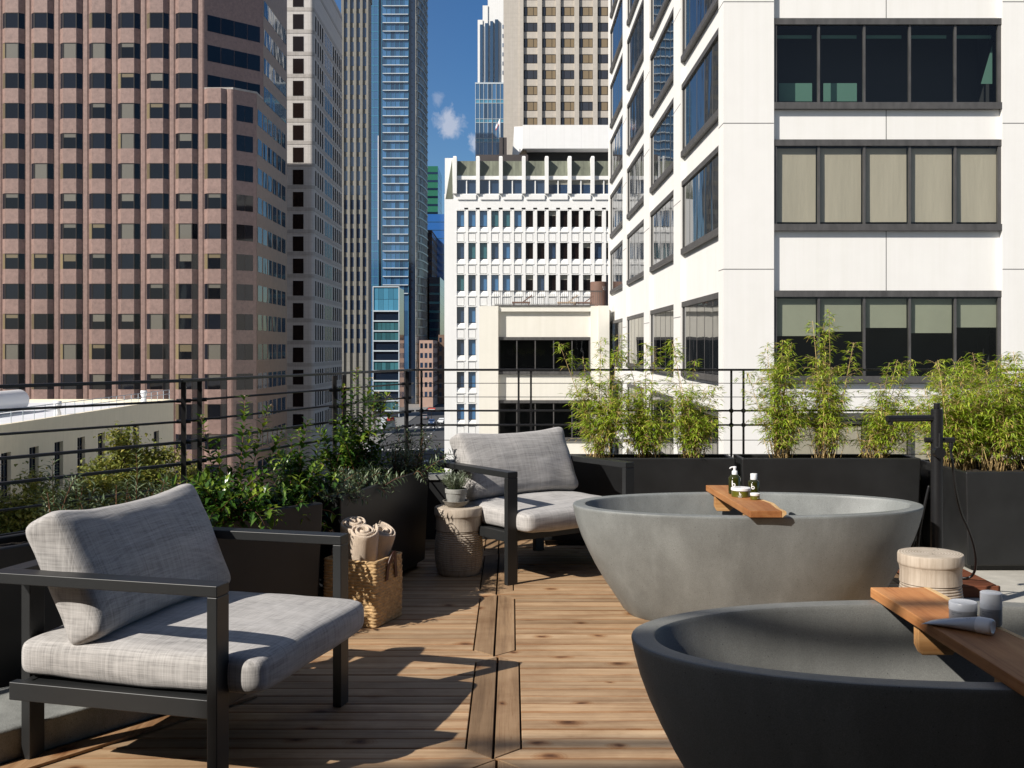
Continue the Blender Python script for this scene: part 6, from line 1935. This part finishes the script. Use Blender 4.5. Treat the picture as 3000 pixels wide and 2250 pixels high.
def stepped_tower():
    D_ = 300.0; k = D_ / 3200; X = lambda u: (u - 1500) * k; Z = lambda v: 1.345 + (1020 - v) * k
    ox = X(1393)
    t = empty('glass_tower', (ox, D_, GZ)); tag(t, 'stepped white tower with tall blue strips above a blue glass base', 'glass tower')
    g = lambda z: z - GZ
    mb = MB()
    for (a, b, v, y) in ((1399.5, 1414, 58, 0.0), (1414, 1429, 15, 0.3), (1429, 1490, -14, 0.6)): mb.box(X(a) - ox + 0.001, X(b) - ox, y, 24, g(Z(245)), g(Z(v)))
    mb.build('wall', MAT['white2'], t)
    mb = MB()
    for (a, b, v) in ((1406, 1414, 72), (1421, 1429.5, 68), (1436, 1444.5, 62), (1450, 1459.5, 57)):
        mb.box(X(a) - ox, X(b) - ox, -0.12, 0.65, g(Z(243)), g(Z(v)))
    for q in range(6): mb.box(X(1472) - ox, X(1476) - ox, 0.5, 0.62, g(Z(82 + q * 27)), g(Z(71 + q * 27)))
    mb.build('glass_strip', MAT['blueglass'], t)
    mb = MB()
    cw = (X(1490) - X(1393)) / 8; rows = 14; z0, z1 = g(Z(452)) - 60, g(Z(246))
    fl = 22 * k * 1.0
    z = z1; q = 0
    while z > 0:
        hgt = 46 * k if q % 2 == 0 else 11 * k
        for j in range(8): mb.box(j * cw + 0.12, (j + 1) * cw, -0.3, 24, max(0, z - hgt + 0.1), z, 0 if q % 2 == 0 else 1)
        z -= hgt; q += 1
    mb.build('base_glazing', [MAT['blueglass'], MAT['cyanglass']], t)
    mb = MB(); z = z1
    for j in range(9): mb.box(j * cw - 0.06, j * cw + 0.06, -0.42, -0.301, 0, z1)
    q = 0
    while z > 0:
        mb.box(0, 8 * cw, -0.40, -0.301, z - 0.06, z + 0.06); z -= 46 * k if q % 2 == 0 else 11 * k; q += 1
    mb.box(-0.1, 8 * cw, -0.35, 0.2, z1, z1 + 0.35)
    mb.build('mullion', MAT['alum'], t)
stepped_tower()

# ------------------------------------------------------------------ trees
def tree(x, y, top, rx, rz_, leaf, n, size, seed, label, group, trunk=0.22):
    rn = random.Random(seed); t = empty('street_tree', (x, y, GZ)); tag(t, label, 'tree', group)
    H = top - GZ
    mt = MB(); ml = MB(); up = Vector((0, 0, 1))
    cz = H - rz_
    mt.tube([(0, 0, 0), (0.1, 0.05, cz * 0.5), (0, 0, cz - rz_ * 0.3)], [trunk, trunk * 0.8, trunk * 0.6], 8)
    tips = []
    for i in range(18):
        an = i * 2.4 + rn.uniform(-0.3, 0.3); el = rn.uniform(0.15, 1.35); q = rn.uniform(0.65, 1.0)
        e = Vector((cos(an) * cos(el) * rx * q, sin(an) * cos(el) * rx * q, cz + sin(el) * rz_ * q))
        b = Vector((0, 0, cz - rz_ * rn.uniform(0.3, 0.9)))
        m = b.lerp(e, 0.55) + Vector((rn.uniform(-.2, .2), rn.uniform(-.2, .2), 0.3))
        mt.tube([b, m, e], [trunk * 0.4, trunk * 0.25, trunk * 0.08], 6)
        tips.append((m, e))
        for s_ in range(4):
            p = m.lerp(e, rn.random()); d = Vector((rn.uniform(-1, 1), rn.uniform(-1, 1), rn.uniform(-0.4, 1))).normalized() * rx * rn.uniform(0.2, 0.4)
            mt.tube([p, p + d], [trunk * 0.1, trunk * 0.03], 4); tips.append((p, p + d))
    for i in range(n):
        a, b = rn.choice(tips); c = a.lerp(b, rn.uniform(0.3, 1.1))
        p = c + Vector((rn.gauss(0, 1), rn.gauss(0, 1), rn.gauss(0, 0.8))) * rx * 0.13
        d = Vector((rn.uniform(-1, 1), rn.uniform(-1, 1), rn.uniform(-0.7, 0.5)))
        hv = (p.z - (cz - rz_)) / (2 * rz_)
        L = size * rn.uniform(0.7, 1.3)
        ml.leaf(p, d, up, L, L * 0.75, droop=rn.uniform(0, 0.4), fold=0.1, rnd=min(1, max(0, rn.gauss(0.5, 0.25))))
    mt.build('trunk', MAT['bark'], t, smooth=True); ml.build('crown', MAT[leaf], t)
G3 = 'plane trees in front of the beige hall'
tree(-29.4, 84, -4.7, 3.5, 5.4, 'plane', 8000, 0.34, 41, 'largest yellowing plane tree, covering the right windows of the beige hall', G3)
tree(-33.2, 86, -8.2, 2.9, 4.3, 'plane', 4600, 0.32, 42, 'yellowing plane tree below the middle windows of the beige hall', G3)
tree(-32.4, 73, -6.9, 3.4, 5.0, 'plane', 6500, 0.32, 43, 'yellowing plane tree at the left edge below the hall windows', G3)
tree(-27.0, 66, -8.3, 3.4, 4.8, 'plane', 6500, 0.30, 44, 'yellowing plane tree low in front, left of the near back cushion', G3)
tree(-27.5, 58, -9.2, 3.4, 4.6, 'plane', 6500, 0.28, 45, 'greener plane tree lowest in front behind the lower railing bars', G3)
tree(-28.6, 96, -8.0, 2.9, 4.8, 'plane', 4600, 0.32, 46, 'small plane tree beside the pink tower corner', G3)
tree(-33.6, 97, -7.6, 2.0, 3.6, 'dark_leaf', 2200, 0.28, 47, 'small dark evergreen tree left of the largest plane tree', G3)
G4 = 'street trees below the terrace'
tree(-7.6, 108, -10.3, 3.4, 3.6, 'street_leaf', 4200, 0.32, 51, 'bright green street tree at the foot of the white mid rise building', G4)
tree(-12.5, 103, -11.5, 3.0, 3.4, 'street_leaf', 3400, 0.32, 52, 'bright green street tree seen above the end of the left trough', G4)
tree(-33.0, 262, -9.0, 3.2, 4.2, 'dark_leaf', 1800, 0.5, 53, 'dark street tree at the foot of the teal glass block', G4)

# ------------------------------------------------------------------ street life
def car(x, y, rz, paint, label):
    t = empty('parked_car', (x, y, GZ - 0.1), rz); tag(t, label, 'car', 'cars in the street')
    prof = [(-2.2, 0.35), (-2.2, 0.85), (-1.95, 0.98), (-1.35, 1.48), (0.5, 1.5), (1.15, 1.02), (2.05, 0.88), (2.2, 0.6), (2.2, 0.35)]
    mb = MB(); n = len(prof); vs = []
    for yy, k in ((-0.88, 1.0), (0.88, 1.0)):
        for (a, b) in prof: vs.append((a, yy * (0.82 if b > 1.2 else 1.0), b))
    mb.add(vs, [tuple(range(n)), tuple(range(2 * n - 1, n - 1, -1))] + [(i, n + i, n + (i + 1) % n, (i + 1) % n) for i in range(n)])
    mb.build('body', MAT[paint], t, bevel=0.06)
    mb = MB()
    for s_ in (-1, 1): mb.add([(-1.7, s_ * 0.86, 1.0), (0.95, s_ * 0.86, 1.0), (0.4, s_ * 0.76, 1.42), (-1.28, s_ * 0.76, 1.42)], [(0, 1, 2, 3)])
    mb.add([(0.55, -0.66, 1.44), (0.55, 0.66, 1.44), (1.12, 0.8, 1.06), (1.12, -0.8, 1.06)], [(0, 1, 2, 3)]); mb.add([(-1.42, -0.66, 1.44), (-1.42, 0.66, 1.44), (-1.93, 0.8, 1.04), (-1.93, -0.8, 1.04)], [(0, 1, 2, 3)])
    mb.build('window', MAT['tinted'], t)
    for wx in (-1.35, 1.35):
        for wy in (-0.86, 0.86):
            mb = MB(); mb.tube([(wx, wy - 0.1, 0.33), (wx, wy + 0.1, 0.33)], 0.33, 16); mb.build('wheel', MAT['tyre'], t)
    for wy in (-0.6, 0.6):
        mb = MB(); mb.box(2.19, 2.23, wy - 0.17, wy + 0.17, 0.66, 0.8); mb.build('headlight', MAT['white'], t)
        mb = MB(); mb.box(-2.23, -2.19, wy - 0.17, wy + 0.17, 0.7, 0.84); mb.build('tail_light', MAT['redsign'], t)
car(-29.0, 226, radians(60), 'carpaint', 'white car seen between the left trough shrubs, at the kerb')
car(-22.6, 308, radians(-90), 'carblue', 'dark blue car with bright headlights in the middle of the street')
car(-20.0, 312, radians(-100), 'carpaint', 'white car beside the dark blue one near the white building edge')
car(-26.3, 330, radians(90), 'cargrey', 'grey car farther up the left lane of the street')
car(-13.2, 214, radians(90), 'cargrey', 'grey car parked close to the white building')
def kiosk():
    t = empty('kiosk', (-32.2, 284, GZ)); tag(t, 'street kiosk with a red sign board and a dark doorway', 'kiosk')
    mb = MB(); mb.box(-1.9, -0.7, 0, 2.5, 0, 3.0); mb.box(0.9, 1.6, 0, 2.5, 0, 3.0); mb.box(-0.7, 0.9, 1.5, 2.5, 0, 3.0); mb.box(-1.9, 1.6, 0, 2.5, 3.001, 3.3); mb.build('wall', MAT['alum'], t)
    mb = MB(); mb.box(-0.2, 1.6, -0.25, -0.01, 2.5, 3.4); mb.build('sign_board', MAT['redsign'], t)
    mb = MB(); mb.box(-1.1, -0.75, -0.6, -0.3, 0, 1.5); mb.build('barrier', MAT['orange'], t)
kiosk()
def street_sign():
    t = empty('shop_sign', (-24.3, 330, -17.6)); tag(t, 'long red shop sign far down the street', 'sign')
    mb = MB(); mb.box(-1.1, 1.1, 0, 0.2, 0, 0.9); mb.build('board', MAT['redsign'], t)
    mb = MB(); mb.box(-0.9, 0.9, -0.02, -0.001, 0.35, 0.55); mb.build('pale_stripe', MAT['paint'], t)
    mb = MB(); mb.box(-0.08, 0.08, 0.05, 0.15, -2.4, -0.001); mb.build('post', MAT['bronze'], t)
street_sign()
def person(x, y, label):
    t = empty('person', (x, y, GZ - 0.1), 0.6); tag(t, label, 'person')
    V_ = [(0, 0, 0.93), (0, 0, 1.15), (0, -0.01, 1.40), (0, 0, 1.50), (0, 0, 1.60), (0, 0, 1.70),
          (0.10, 0, 0.88), (0.11, 0.06, 0.48), (0.11, 0.18, 0.08), (0.11, 0.06, 0.03), (-0.10, 0, 0.88), (-0.11, -0.12, 0.49), (-0.11, -0.14, 0.08), (-0.11, -0.26, 0.03),
          (0.19, 0, 1.40), (0.24, -0.05, 1.14), (0.24, -0.16, 0.90), (-0.19, 0, 1.40), (-0.24, 0.05, 1.14), (-0.24, -0.02, 0.88)]
    E = [(0, 1), (1, 2), (2, 3), (3, 4), (4, 5), (0, 6), (6, 7), (7, 8), (8, 9), (0, 10), (10, 11), (11, 12), (12, 13), (2, 14), (14, 15), (15, 16), (2, 17), (17, 18), (18, 19)]
    R = [0.15, 0.14, 0.16, 0.065, 0.10, 0.09, 0.095, 0.065, 0.045, 0.04, 0.095, 0.065, 0.045, 0.04, 0.07, 0.05, 0.035, 0.07, 0.05, 0.035]
    me = bpy.data.meshes.new('body'); me.from_pydata(V_, E, []); me.materials.append(MAT['cloth'])
    o = bpy.data.objects.new('body', me); COL.objects.link(o); o.parent = t
    m = o.modifiers.new('Skin', 'SKIN'); 
    for i, sv in enumerate(me.skin_vertices[0].data): sv.radius = (R[i], R[i] * 0.8); sv.use_root = (i == 0)
    s = o.modifiers.new('Subd', 'SUBSURF'); s.levels = 1; s.render_levels = 1
    mb = MB(); mb.lathe([(0.001, -0.13), (0.07, -0.10), (0.092, -0.02), (0.095, 0.04), (0.08, 0.09), (0.001, 0.12)], 14, (0, -0.012, 1.63)); mb.build('head', MAT['skin'], t, smooth=True)
    mb = MB(); mb.lathe([(0.098, 0.01), (0.102, 0.05), (0.085, 0.105), (0.001, 0.135)], 14, (0, 0.008, 1.63)); mb.build('hair', MAT['hair'], t, smooth=True)
person(-20.4, 287, 'distant person in dark clothes crossing the street')
